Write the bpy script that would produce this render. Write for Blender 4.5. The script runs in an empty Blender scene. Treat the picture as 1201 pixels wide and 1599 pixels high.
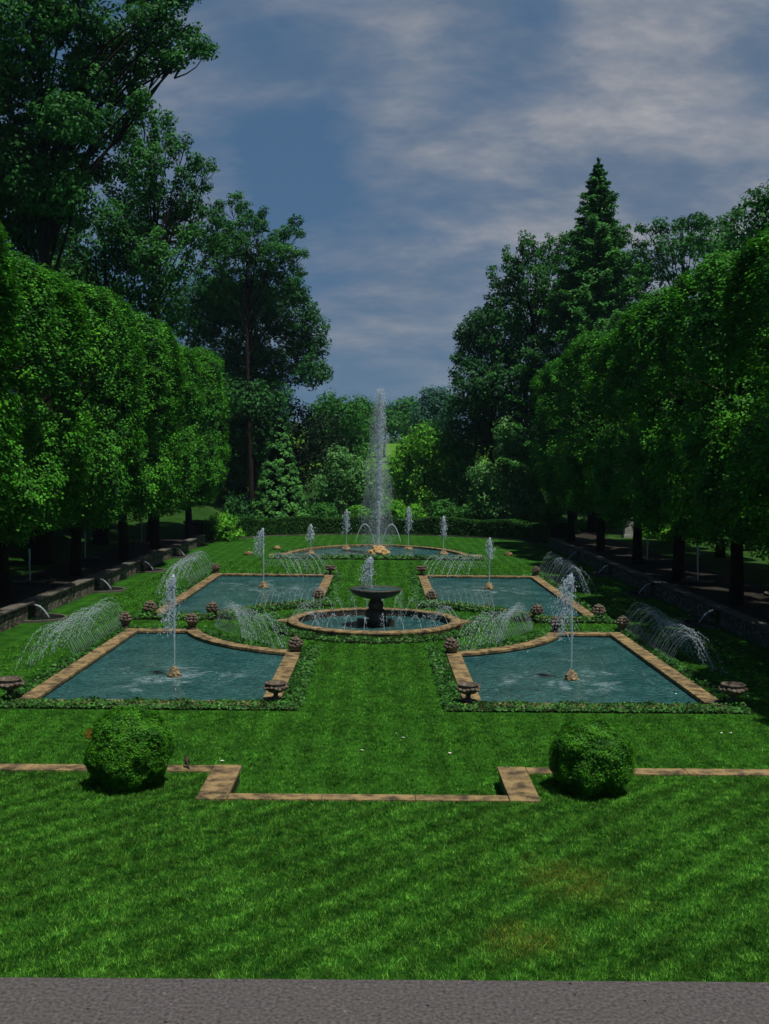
import bpy, math, random
import numpy as np
from mathutils import Vector, Matrix, noise

S = bpy.context.scene
PI = math.pi
# ------------------------------------------------------------------ camera
FPX, CX, CH = 1650.0, 0.15, 6.5
pitch = math.atan(69.5 / FPX); yaw = math.atan(8.5 / FPX); roll = math.radians(0.5)
Fv = Vector((math.sin(yaw) * math.cos(pitch), math.cos(yaw) * math.cos(pitch), -math.sin(pitch)))
Rv = Fv.cross(Vector((0, 0, 1))).normalized(); Uv = Rv.cross(Fv)
R2 = Rv * math.cos(roll) + Uv * math.sin(roll); U2 = Uv * math.cos(roll) - Rv * math.sin(roll)
cam = bpy.data.cameras.new('camera'); camo = bpy.data.objects.new('camera', cam)
S.collection.objects.link(camo); S.camera = camo
cam.sensor_fit = 'VERTICAL'; cam.sensor_height = 36; cam.lens = 36 * FPX / 1599
cam.clip_start = 0.05; cam.clip_end = 6000
M4 = Matrix((R2, U2, -Fv)).transposed().to_4x4(); M4.translation = Vector((CX, 0, CH))
camo.matrix_world = M4
def at(x, y, d):
    """photo pixel (1201x1599) at depth d -> world point"""
    r = Fv + R2 * ((x - 600.5) / FPX) - U2 * ((y - 799.5) / FPX)
    return Vector((CX, 0, CH)) + r * d

# ------------------------------------------------------------------ light
SUN_EL, SUN_AZ = math.radians(71), math.radians(140)      # azimuth from +Y toward +X
sd = Vector((math.sin(SUN_AZ) * math.cos(SUN_EL), math.cos(SUN_AZ) * math.cos(SUN_EL), math.sin(SUN_EL)))
sun = bpy.data.lights.new('sun', 'SUN'); sun.energy = 5.0; sun.angle = math.radians(0.55); sun.color = (1.0, 0.955, 0.87)
suno = bpy.data.objects.new('sun', sun); S.collection.objects.link(suno)
suno.rotation_euler = sd.to_track_quat('Z', 'Y').to_euler(); suno.location = (20, 20, 60)

W = bpy.data.worlds.new('World'); S.world = W; W.use_nodes = True
def world():
    nt = W.node_tree; nt.nodes.clear(); N = nt.nodes.new; L = nt.links.new
    out = N('ShaderNodeOutputWorld'); bg = N('ShaderNodeBackground'); L(bg.outputs[0], out.inputs[0])
    sky = N('ShaderNodeTexSky'); sky.sky_type = 'NISHITA'; sky.sun_disc = False
    sky.sun_elevation = SUN_EL; sky.sun_rotation = SUN_AZ; sky.air_density = 1.0; sky.dust_density = 0.6; sky.ozone_density = 2.0
    tc = N('ShaderNodeTexCoord'); sep = N('ShaderNodeSeparateXYZ'); L(tc.outputs['Generated'], sep.inputs[0])
    add = N('ShaderNodeMath'); add.operation = 'ADD'; add.inputs[1].default_value = 0.45; L(sep.outputs[2], add.inputs[0])
    mx = N('ShaderNodeMath'); mx.operation = 'MAXIMUM'; mx.inputs[1].default_value = 0.12; L(add.outputs[0], mx.inputs[0])
    cmb = N('ShaderNodeCombineXYZ')
    for i in (0, 1):
        dv = N('ShaderNodeMath'); dv.operation = 'DIVIDE'; L(sep.outputs[i], dv.inputs[0]); L(mx.outputs[0], dv.inputs[1]); L(dv.outputs[0], cmb.inputs[i])
    mp = N('ShaderNodeMapping'); L(cmb.outputs[0], mp.inputs[0]); mp.inputs['Scale'].default_value = (1.25, 2.2, 1); mp.inputs['Location'].default_value = (2.3, 4.15, 0.4)
    mp.inputs['Rotation'].default_value = (0, 0, 0.3)
    def ns(scale, detail, rough, dist=0.0):
        n = N('ShaderNodeTexNoise'); n.inputs['Scale'].default_value = scale; n.inputs['Detail'].default_value = detail
        n.inputs['Roughness'].default_value = rough; n.inputs['Distortion'].default_value = dist; L(mp.outputs[0], n.inputs['Vector']); return n
    def ramp(src, a, b, ca=(0, 0, 0, 1), cb=(1, 1, 1, 1)):
        r = N('ShaderNodeValToRGB'); r.color_ramp.elements[0].position = a; r.color_ramp.elements[1].position = b
        r.color_ramp.elements[0].color = ca; r.color_ramp.elements[1].color = cb; L(src, r.inputs[0]); return r
    n1 = ns(1.6, 8, 0.55, 0.1); n2 = ns(4.6, 8, 0.6, 0.12)
    # broad cloud bank toward the right of the view
    side = N('ShaderNodeMath'); side.operation = 'MULTIPLY_ADD'; L(sep.outputs[0], side.inputs[0]); side.inputs[1].default_value = 0.42; L(n1.outputs[0], side.inputs[2])
    acc = side.outputs[0]
    for (px, py, rad, amp) in ((900, 150, .24, .16), (640, 110, .12, .10), (560, 330, .10, .10), (390, 120, .10, -.06), (480, 250, .08, -.06), (850, 0, .05, -.12), (1000, 420, .2, -.04)):
        v = (Fv + R2 * ((px - 600.5) / FPX) - U2 * ((py - 799.5) / FPX)).normalized()
        d = N('ShaderNodeVectorMath'); d.operation = 'DISTANCE'; L(tc.outputs['Generated'], d.inputs[0]); d.inputs[1].default_value = v
        q = N('ShaderNodeMapRange'); q.interpolation_type = 'SMOOTHSTEP'; q.inputs[1].default_value = 0; q.inputs[2].default_value = rad; q.inputs[3].default_value = amp; q.inputs[4].default_value = 0; L(d.outputs['Value'], q.inputs[0])
        ad = N('ShaderNodeMath'); ad.operation = 'ADD'; L(acc, ad.inputs[0]); L(q.outputs[0], ad.inputs[1]); acc = ad.outputs[0]
    # clouds thin toward the horizon
    r1 = ramp(acc, 0.42, 0.62)
    r2 = ramp(n2.outputs[0], 0.38, 0.72)
    ml = N('ShaderNodeMath'); ml.operation = 'MULTIPLY_ADD'; L(r2.outputs[0], ml.inputs[0]); ml.inputs[1].default_value = 0.6; ml.inputs[2].default_value = 0.4
    fac = N('ShaderNodeMath'); fac.operation = 'MULTIPLY'; L(r1.outputs[0], fac.inputs[0]); L(ml.outputs[0], fac.inputs[1])
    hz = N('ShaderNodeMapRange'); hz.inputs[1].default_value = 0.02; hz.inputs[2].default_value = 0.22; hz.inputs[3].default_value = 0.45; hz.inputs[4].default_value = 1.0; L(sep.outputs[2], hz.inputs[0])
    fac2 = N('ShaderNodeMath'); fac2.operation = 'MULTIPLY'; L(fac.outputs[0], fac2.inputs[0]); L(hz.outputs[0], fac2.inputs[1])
    cz = N('ShaderNodeMapRange'); cz.inputs[1].default_value = 0.45; cz.inputs[2].default_value = 0.75; cz.inputs[3].default_value = 1.0; cz.inputs[4].default_value = 0.15; L(sep.outputs[2], cz.inputs[0])  # cloud cut overhead, out of view, to lower fill and deepen shadows
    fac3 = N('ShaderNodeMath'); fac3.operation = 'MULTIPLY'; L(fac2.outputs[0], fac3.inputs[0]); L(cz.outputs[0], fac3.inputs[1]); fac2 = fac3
    cc = ramp(n2.outputs[0], 0.25, 0.75, (1.8, 2.3, 3.0, 1), (5.2, 5.1, 5.3, 1))
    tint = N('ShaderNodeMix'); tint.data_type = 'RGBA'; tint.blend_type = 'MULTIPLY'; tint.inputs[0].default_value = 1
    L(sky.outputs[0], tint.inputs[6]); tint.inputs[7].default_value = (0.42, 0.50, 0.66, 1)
    veil = N('ShaderNodeMix'); veil.data_type = 'RGBA'; vz = N('ShaderNodeMapRange'); vz.inputs[1].default_value = 0.42; vz.inputs[2].default_value = 0.75; vz.inputs[3].default_value = 0.7; vz.inputs[4].default_value = 0.0; L(sep.outputs[2], vz.inputs[0]); L(vz.outputs[0], veil.inputs[0]); L(tint.outputs[2], veil.inputs[6]); veil.inputs[7].default_value = (0.95, 2.0, 3.4, 1)  # veil drops out overhead too, so the unseen sky gives less fill
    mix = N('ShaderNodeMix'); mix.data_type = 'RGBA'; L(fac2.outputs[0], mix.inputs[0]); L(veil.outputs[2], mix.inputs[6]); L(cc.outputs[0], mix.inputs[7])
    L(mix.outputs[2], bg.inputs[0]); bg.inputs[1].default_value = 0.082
world()
S.view_settings.view_transform = 'Standard'; S.view_settings.look = 'None'
S.view_settings.exposure = -0.08; S.view_settings.gamma = 1; S.view_settings.use_curve_mapping = False
S.render.engine = 'CYCLES'
S.cycles.max_bounces = 6; S.cycles.transparent_max_bounces = 12; S.cycles.volume_bounces = 0

# ------------------------------------------------------------------ materials
def mat(name, col, rough=0.6, spec=0.4, col2=None, scale=5.0, detail=5, bump=0.0, bscale=None, sheen=0, trans=0.0, rnd=0.0, lo=0.35, hi=0.65, hook=None, coord='Object', metal=0):
    m = bpy.data.materials.new(name); m.use_nodes = True; nt = m.node_tree; N = nt.nodes.new; L = nt.links.new
    b = nt.nodes['Principled BSDF']; out = nt.nodes['Material Output']
    b.inputs['Base Color'].default_value = (*col, 1); b.inputs['Roughness'].default_value = rough
    b.inputs['Specular IOR Level'].default_value = spec; b.inputs['Metallic'].default_value = metal
    tc = N('ShaderNodeTexCoord'); vec = tc.outputs[coord] if coord == 'Object' else N('ShaderNodeNewGeometry').outputs['Position']
    csock = None
    if col2:
        n = N('ShaderNodeTexNoise'); n.inputs['Scale'].default_value = scale; n.inputs['Detail'].default_value = detail; n.inputs['Roughness'].default_value = 0.6
        L(vec, n.inputs['Vector']); r = N('ShaderNodeValToRGB'); r.color_ramp.elements[0].position = lo; r.color_ramp.elements[1].position = hi
        r.color_ramp.elements[0].color = (*col, 1); r.color_ramp.elements[1].color = (*col2, 1); L(n.outputs[0], r.inputs[0]); csock = r.outputs[0]
    if rnd > 0:
        g = N('ShaderNodeNewGeometry'); hsv = N('ShaderNodeHueSaturation')
        mr = N('ShaderNodeMapRange'); mr.inputs[3].default_value = 1 - rnd; mr.inputs[4].default_value = 1 + rnd; L(g.outputs['Random Per Island'], mr.inputs[0]); L(mr.outputs[0], hsv.inputs['Value'])
        if csock: L(csock, hsv.inputs['Color'])
        else: hsv.inputs['Color'].default_value = (*col, 1)
        csock = hsv.outputs[0]
    if hook: csock = hook(nt, N, L, csock, vec, b)
    if csock: L(csock, b.inputs['Base Color'])
    if bump > 0:
        n = N('ShaderNodeTexNoise'); n.inputs['Scale'].default_value = bscale or scale * 4; n.inputs['Detail'].default_value = 6; L(vec, n.inputs['Vector'])
        bp = N('ShaderNodeBump'); bp.inputs['Strength'].default_value = bump; bp.inputs['Distance'].default_value = 0.05; L(n.outputs[0], bp.inputs['Height']); L(bp.outputs[0], b.inputs['Normal'])
    if trans > 0:
        t = N('ShaderNodeBsdfTranslucent'); mx = N('ShaderNodeMixShader'); mx.inputs[0].default_value = trans
        if csock: L(csock, t.inputs[0])
        else: t.inputs[0].default_value = (*col, 1)
        L(b.outputs[0], mx.inputs[1]); L(t.outputs[0], mx.inputs[2]); L(mx.outputs[0], out.inputs[0])
    return m

def leafm(name, a, b, scale=0.5, rnd=0.35, trans=0.3, rough=0.62, spec=0.16):
    return mat(name, a, rough, spec, col2=b, scale=scale, detail=3, rnd=rnd, trans=trans, coord='World')
M = {}
M['linden'] = leafm('linden_leaf', (0.012, 0.085, 0.005), (0.066, 0.28, 0.011), 0.8, rnd=0.5, trans=0.2)
M['poplar'] = leafm('poplar_leaf', (0.016, 0.095, 0.016), (0.042, 0.18, 0.026), 0.3)
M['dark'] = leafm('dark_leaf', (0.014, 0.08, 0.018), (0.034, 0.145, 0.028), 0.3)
M['darkest'] = leafm('shade_leaf', (0.004, 0.02, 0.005), (0.008, 0.035, 0.008), 0.3)  # near-black: shade of the unlit wood put into the leaf colour
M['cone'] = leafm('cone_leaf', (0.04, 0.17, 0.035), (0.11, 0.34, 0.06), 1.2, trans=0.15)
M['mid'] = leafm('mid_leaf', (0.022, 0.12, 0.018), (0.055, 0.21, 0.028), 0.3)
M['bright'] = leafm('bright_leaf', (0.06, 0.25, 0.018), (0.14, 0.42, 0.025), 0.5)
M['pale'] = leafm('pale_leaf', (0.07, 0.21, 0.055), (0.13, 0.32, 0.08), 0.5)
M['blue'] = leafm('haze_blue_leaf', (0.02, 0.09, 0.05), (0.035, 0.13, 0.07), 0.3)  # distance haze put into the far leaves as a bluish colour
M['conifer'] = leafm('conifer_leaf', (0.022, 0.12, 0.02), (0.07, 0.25, 0.035), 0.6, trans=0.15)
M['box'] = leafm('box_leaf', (0.018, 0.11, 0.006), (0.085, 0.3, 0.014), 3.0, rough=0.5, spec=0.2)
M['ivy'] = leafm('ivy_leaf', (0.012, 0.07, 0.008), (0.07, 0.22, 0.035), 2.5, rnd=0.5, rough=0.5, spec=0.2)
M['hedge'] = leafm('hedge_leaf', (0.010, 0.055, 0.006), (0.025, 0.10, 0.008), 1.0)

M['bark'] = mat('bark', (0.010, 0.008, 0.006), 0.95, 0.1, col2=(0.026, 0.021, 0.016), scale=6, bump=0.8, bscale=14)
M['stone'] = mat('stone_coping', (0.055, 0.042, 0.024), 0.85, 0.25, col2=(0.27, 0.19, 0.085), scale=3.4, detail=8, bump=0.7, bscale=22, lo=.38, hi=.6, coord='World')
M['stone_grey'] = mat('carved_stone', (0.035, 0.028, 0.020), 0.85, 0.3, col2=(0.17, 0.135, 0.10), scale=7, bump=0.6, bscale=30)
M['stone_dark'] = mat('wet_shaded_stone', (0.018, 0.014, 0.010), 0.5, 0.5, col2=(0.07, 0.05, 0.032), scale=5, bump=0.5, bscale=20, coord='World')  # wet stone at the water; painted shade on the lawn wall faces
M['rock'] = mat('gold_rock', (0.30, 0.17, 0.05), 0.7, 0.4, col2=(0.62, 0.42, 0.15), scale=6, bump=0.6, bscale=20)
M['rock_dark'] = mat('wet_rock', (0.09, 0.065, 0.03), 0.6, 0.5, col2=(0.30, 0.22, 0.11), scale=6, bump=0.6, bscale=20)
M['concrete'] = None
M['gravel'] = mat('gravel', (0.012, 0.011, 0.009), 0.95, 0.1, col2=(0.036, 0.032, 0.026), scale=1.5, bump=0.5, bscale=60, coord='World')  # near-black: shade under the lindens put into the gravel colour
M['pathm'] = mat('path_paving', (0.045, 0.043, 0.036), 0.9, 0.2, col2=(0.12, 0.112, 0.09), scale=1.2, bump=0.3, bscale=40, coord='World')
M['soil'] = mat('soil', (0.015, 0.02, 0.008), 0.95, 0.1, col2=(0.03, 0.035, 0.015), scale=4, coord='World')
M['bird'] = mat('bird_feather', (0.02, 0.012, 0.010), 0.7, 0.3, col2=(0.05, 0.025, 0.018), scale=30)
M['bird_breast'] = mat('bird_breast', (0.16, 0.05, 0.03), 0.7, 0.3)
M['white'] = mat('petal', (0.8, 0.8, 0.7), 0.7, 0.3)
M['bwall'] = mat('building_wall', (0.25, 0.25, 0.24), 0.8, 0.3, col2=(0.34, 0.34, 0.33), scale=2)

def water_drop():
    m = bpy.data.materials.new('falling_water'); m.use_nodes = True; nt = m.node_tree; N = nt.nodes.new; L = nt.links.new
    b = nt.nodes['Principled BSDF']; b.inputs['Base Color'].default_value = (0.62, 0.72, 0.80, 1); b.inputs['Roughness'].default_value = 0.15; b.inputs['Specular IOR Level'].default_value = 0.8
    tr = N('ShaderNodeBsdfTransparent'); tl = N('ShaderNodeBsdfTranslucent'); tl.inputs[0].default_value = (0.62, 0.72, 0.80, 1)
    a = N('ShaderNodeMixShader'); a.inputs[0].default_value = 0.45; L(b.outputs[0], a.inputs[1]); L(tl.outputs[0], a.inputs[2])
    c = N('ShaderNodeMixShader'); c.inputs[0].default_value = 0.35; L(a.outputs[0], c.inputs[1]); L(tr.outputs[0], c.inputs[2]); L(c.outputs[0], nt.nodes['Material Output'].inputs[0])
    return m
M['drop'] = water_drop()

def pebble(nt, N, L, cs, vec, b):
    v = N('ShaderNodeTexVoronoi'); v.inputs['Scale'].default_value = 42; L(vec, v.inputs['Vector'])
    n = N('ShaderNodeTexNoise'); n.inputs['Scale'].default_value = 9; n.inputs['Detail'].default_value = 3; L(vec, n.inputs['Vector'])
    r = N('ShaderNodeValToRGB'); r.color_ramp.elements[0].position = 0.10; r.color_ramp.elements[1].position = 0.22
    r.color_ramp.elements[0].color = (0, 0, 0, 1); r.color_ramp.elements[1].color = (1, 1, 1, 1); L(v.outputs['Distance'], r.inputs[0])
    sel = N('ShaderNodeMath'); sel.operation = 'GREATER_THAN'; sel.inputs[1].default_value = 0.72; s2 = N('ShaderNodeSeparateColor'); L(v.outputs['Color'], s2.inputs[0]); L(s2.outputs[0], sel.inputs[0])
    inv = N('ShaderNodeMath'); inv.operation = 'SUBTRACT'; inv.inputs[0].default_value = 1; L(r.outputs[0], inv.inputs[1])
    f = N('ShaderNodeMath'); f.operation = 'MULTIPLY'; L(inv.outputs[0], f.inputs[0]); L(sel.outputs[0], f.inputs[1])
    mx = N('ShaderNodeMix'); mx.data_type = 'RGBA'; L(f.outputs[0], mx.inputs[0]); L(cs, mx.inputs[6])
    cr = N('ShaderNodeMix'); cr.data_type = 'RGBA'; L(s2.outputs[1], cr.inputs[0]); cr.inputs[6].default_value = (0.008, 0.007, 0.008, 1); cr.inputs[7].default_value = (0.17, 0.155, 0.155, 1)
    L(cr.outputs[2], mx.inputs[7]); return mx.outputs[2]
M['concrete'] = mat('parapet_concrete', (0.022, 0.020, 0.019), 0.9, 0.15, col2=(0.135, 0.123, 0.120), scale=110, detail=14, bump=0.3, bscale=300, lo=.25, hi=.75, coord='World', hook=pebble)

def joints(nt, N, L, cs, vec, b):
    return cs
def wallhook(nt, N, L, cs, vec, b):
    mp = N('ShaderNodeMapping'); mp.inputs['Scale'].default_value = (1, 1, 2.2); L(vec, mp.inputs[0])
    v = N('ShaderNodeTexVoronoi'); v.feature = 'DISTANCE_TO_EDGE'; v.inputs['Scale'].default_value = 3.0; L(mp.outputs[0], v.inputs['Vector'])
    v2 = N('ShaderNodeTexVoronoi'); v2.inputs['Scale'].default_value = 3.0; L(mp.outputs[0], v2.inputs['Vector'])
    r = N('ShaderNodeValToRGB'); r.color_ramp.elements[0].position = 0.03; r.color_ramp.elements[1].position = 0.10; L(v.outputs['Distance'], r.inputs[0])
    r.color_ramp.elements[0].color = (0.12, 0.12, 0.12, 1)
    s2 = N('ShaderNodeSeparateColor'); L(v2.outputs['Color'], s2.inputs[0])
    mr = N('ShaderNodeMapRange'); mr.inputs[3].default_value = 0.45; mr.inputs[4].default_value = 1.3; L(s2.outputs[0], mr.inputs[0])
    m1 = N('ShaderNodeMix'); m1.data_type = 'RGBA'; m1.blend_type = 'MULTIPLY'; m1.inputs[0].default_value = 1; L(cs, m1.inputs[6]); L(r.outputs[0], m1.inputs[7])
    m2 = N('ShaderNodeVectorMath'); m2.operation = 'SCALE'; L(m1.outputs[2], m2.inputs[0]); L(mr.outputs[0], m2.inputs['Scale']); return m2.outputs[0]
M['rubble'] = mat('rubble_wall', (0.08, 0.072, 0.05), 0.85, 0.3, col2=(0.22, 0.20, 0.14), scale=4, bump=0.8, bscale=20, coord='World', hook=wallhook)

def lawnhook(stripes, ang, width, dry=None, far=False):
    def h(nt, N, L, cs, vec, b):
        # broad mottling and mowing bands
        n = N('ShaderNodeTexNoise'); n.inputs['Scale'].default_value = 0.9; n.inputs['Detail'].default_value = 5; L(vec, n.inputs['Vector'])
        r = N('ShaderNodeMapRange'); r.inputs[1].default_value = 0.3; r.inputs[2].default_value = 0.7; r.inputs[3].default_value = 0.75; r.inputs[4].default_value = 1.25; L(n.outputs[0], r.inputs[0])
        mp = N('ShaderNodeMapping'); mp.inputs['Rotation'].default_value = (0, 0, ang); L(vec, mp.inputs[0])
        w = N('ShaderNodeTexWave'); w.inputs['Scale'].default_value = width; w.inputs['Distortion'].default_value = 1.0; w.inputs['Detail'].default_value = 2; L(mp.outputs[0], w.inputs['Vector'])
        r2 = N('ShaderNodeMapRange'); r2.inputs[3].default_value = 1 - stripes; r2.inputs[4].default_value = 1 + stripes; L(w.outputs[0], r2.inputs[0])
        f = N('ShaderNodeTexNoise'); f.inputs['Scale'].default_value = 22; f.inputs['Detail'].default_value = 4; f.inputs['Roughness'].default_value = 0.7; L(vec, f.inputs['Vector'])
        r3 = N('ShaderNodeMapRange'); r3.inputs[1].default_value = 0.3; r3.inputs[2].default_value = 0.7; r3.inputs[3].default_value = 0.45; r3.inputs[4].default_value = 1.6; L(f.outputs[0], r3.inputs[0])
        a = N('ShaderNodeMath'); a.operation = 'MULTIPLY'; L(r.outputs[0], a.inputs[0]); L(r2.outputs[0], a.inputs[1])
        c = N('ShaderNodeMath'); c.operation = 'MULTIPLY'; L(a.outputs[0], c.inputs[0]); L(r3.outputs[0], c.inputs[1])
        s = N('ShaderNodeVectorMath'); s.operation = 'SCALE'; L(cs, s.inputs[0]); L(c.outputs[0], s.inputs['Scale']); o = s.outputs[0]
        for dx, dy, rad in (dry or []):
            d = N('ShaderNodeVectorMath'); d.operation = 'DISTANCE'; L(vec, d.inputs[0]); d.inputs[1].default_value = (dx, dy, 0.35)
            ad = N('ShaderNodeMath'); ad.operation = 'MULTIPLY_ADD'; L(n.outputs[0], ad.inputs[0]); ad.inputs[1].default_value = -2.0; L(d.outputs['Value'], ad.inputs[2])
            mr = N('ShaderNodeMapRange'); mr.inputs[1].default_value = rad - 1.0 - rad * .8; mr.inputs[2].default_value = rad - 1.0 + .2; mr.inputs[3].default_value = .38; mr.inputs[4].default_value = 0; L(ad.outputs[0], mr.inputs[0])
            m = N('ShaderNodeMix'); m.data_type = 'RGBA'; L(mr.outputs[0], m.inputs[0]); L(o, m.inputs[6]); m.inputs[7].default_value = (0.34, 0.28, 0.05, 1); o = m.outputs[2]
        return o
    return h

M['lawn_up'] = mat('upper_lawn_grass', (0.008, 0.045, 0.004), 0.9, 0.05, col2=(0.022, 0.085, 0.008), scale=1.6, detail=8, bump=0.8, bscale=60, coord='World', hook=lawnhook(0.22, 0.75, 0.5))
M['lawn_low'] = mat('lower_lawn_grass', (0.010, 0.052, 0.004), 0.9, 0.05, col2=(0.026, 0.098, 0.008), scale=1.3, detail=8, bump=0.8, bscale=25, coord='World', hook=lawnhook(0.13, 0.0, 0.42))
M['blade_up'] = mat('grass_blade', (0.024, 0.12, 0.008), 0.6, 0.12, col2=(0.15, 0.40, 0.045), scale=5, detail=8, rnd=0.6, trans=0.3, lo=.38, hi=.62, coord='World', hook=lawnhook(0.22, 0.75, 0.5, dry=[(3.2, 15.5, .9), (2.0, 13.6, .55)]))
M['blade_low'] = mat('grass_blade', (0.024, 0.12, 0.008), 0.6, 0.12, col2=(0.12, 0.36, 0.035), scale=5, detail=8, rnd=0.6, trans=0.3, lo=.38, hi=.62, coord='World', hook=lawnhook(0.13, 0.0, 0.42))
M['terrain'] = mat('terrain_grass', (0.010, 0.040, 0.005), 0.95, 0.05, col2=(0.028, 0.07, 0.012), scale=0.3, detail=8, coord='World')
M['meadow'] = mat('meadow_grass', (0.06, 0.16, 0.01), 0.95, 0.05, col2=(0.09, 0.20, 0.015), scale=0.1, detail=8, coord='World')

def waterm(name, jets, deep=(0.024, 0.115, 0.115), shallow=(0.060, 0.19, 0.185)):
    def h(nt, N, L, cs, vec, b):
        mp = N('ShaderNodeMapping'); mp.inputs['Scale'].default_value = (1, 0.8, 1); L(vec, mp.inputs[0])
        n = N('ShaderNodeTexNoise'); n.inputs['Scale'].default_value = 1.1; n.inputs['Detail'].default_value = 8; n.inputs['Roughness'].default_value = 0.65; n.inputs['Distortion'].default_value = 0.6; L(mp.outputs[0], n.inputs['Vector'])
        tot = None
        for jx, jy, rad in jets:
            d = N('ShaderNodeVectorMath'); d.operation = 'DISTANCE'; L(vec, d.inputs[0]); d.inputs[1].default_value = (jx, jy, 0.03)
            mr = N('ShaderNodeMapRange'); mr.inputs[1].default_value = 0.1; mr.inputs[2].default_value = rad; mr.inputs[3].default_value = 0.16; mr.inputs[4].default_value = 0.0; L(d.outputs['Value'], mr.inputs[0])
            if tot is None: tot = mr.outputs[0]
            else:
                mm = N('ShaderNodeMath'); mm.operation = 'MAXIMUM'; L(tot, mm.inputs[0]); L(mr.outputs[0], mm.inputs[1]); tot = mm.outputs[0]
        a = N('ShaderNodeMath'); a.operation = 'ADD'; L(n.outputs[0], a.inputs[0]); L(tot, a.inputs[1])
        r = N('ShaderNodeValToRGB'); r.color_ramp.elements[0].position = 0.62; r.color_ramp.elements[1].position = 0.76; L(a.outputs[0], r.inputs[0])
        mx = N('ShaderNodeMix'); mx.data_type = 'RGBA'; L(r.outputs[0], mx.inputs[0]); L(cs, mx.inputs[6]); mx.inputs[7].default_value = (0.26, 0.40, 0.44, 1)
        # ripples: two sizes
        w1 = N('ShaderNodeTexNoise'); w1.inputs['Scale'].default_value = 3.2; w1.inputs['Detail'].default_value = 4; w1.inputs['Distortion'].default_value = 0.8
        mp2 = N('ShaderNodeMapping'); mp2.inputs['Scale'].default_value = (1.3, 2.4, 1); mp2.inputs['Rotation'].default_value = (0, 0, 0.35); L(vec, mp2.inputs[0]); L(mp2.outputs[0], w1.inputs['Vector'])
        bp = N('ShaderNodeBump'); bp.inputs['Strength'].default_value = 1.0; bp.inputs['Distance'].default_value = 0.6; L(w1.outputs[0], bp.inputs['Height']); L(bp.outputs[0], b.inputs['Normal'])
        return mx.outputs[2]
    m = mat(name, deep, 0.08, 0.5, col2=shallow, scale=0.7, detail=4, coord='World', hook=h)
    m.node_tree.nodes['Principled BSDF'].inputs['IOR'].default_value = 1.33
    return m

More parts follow.
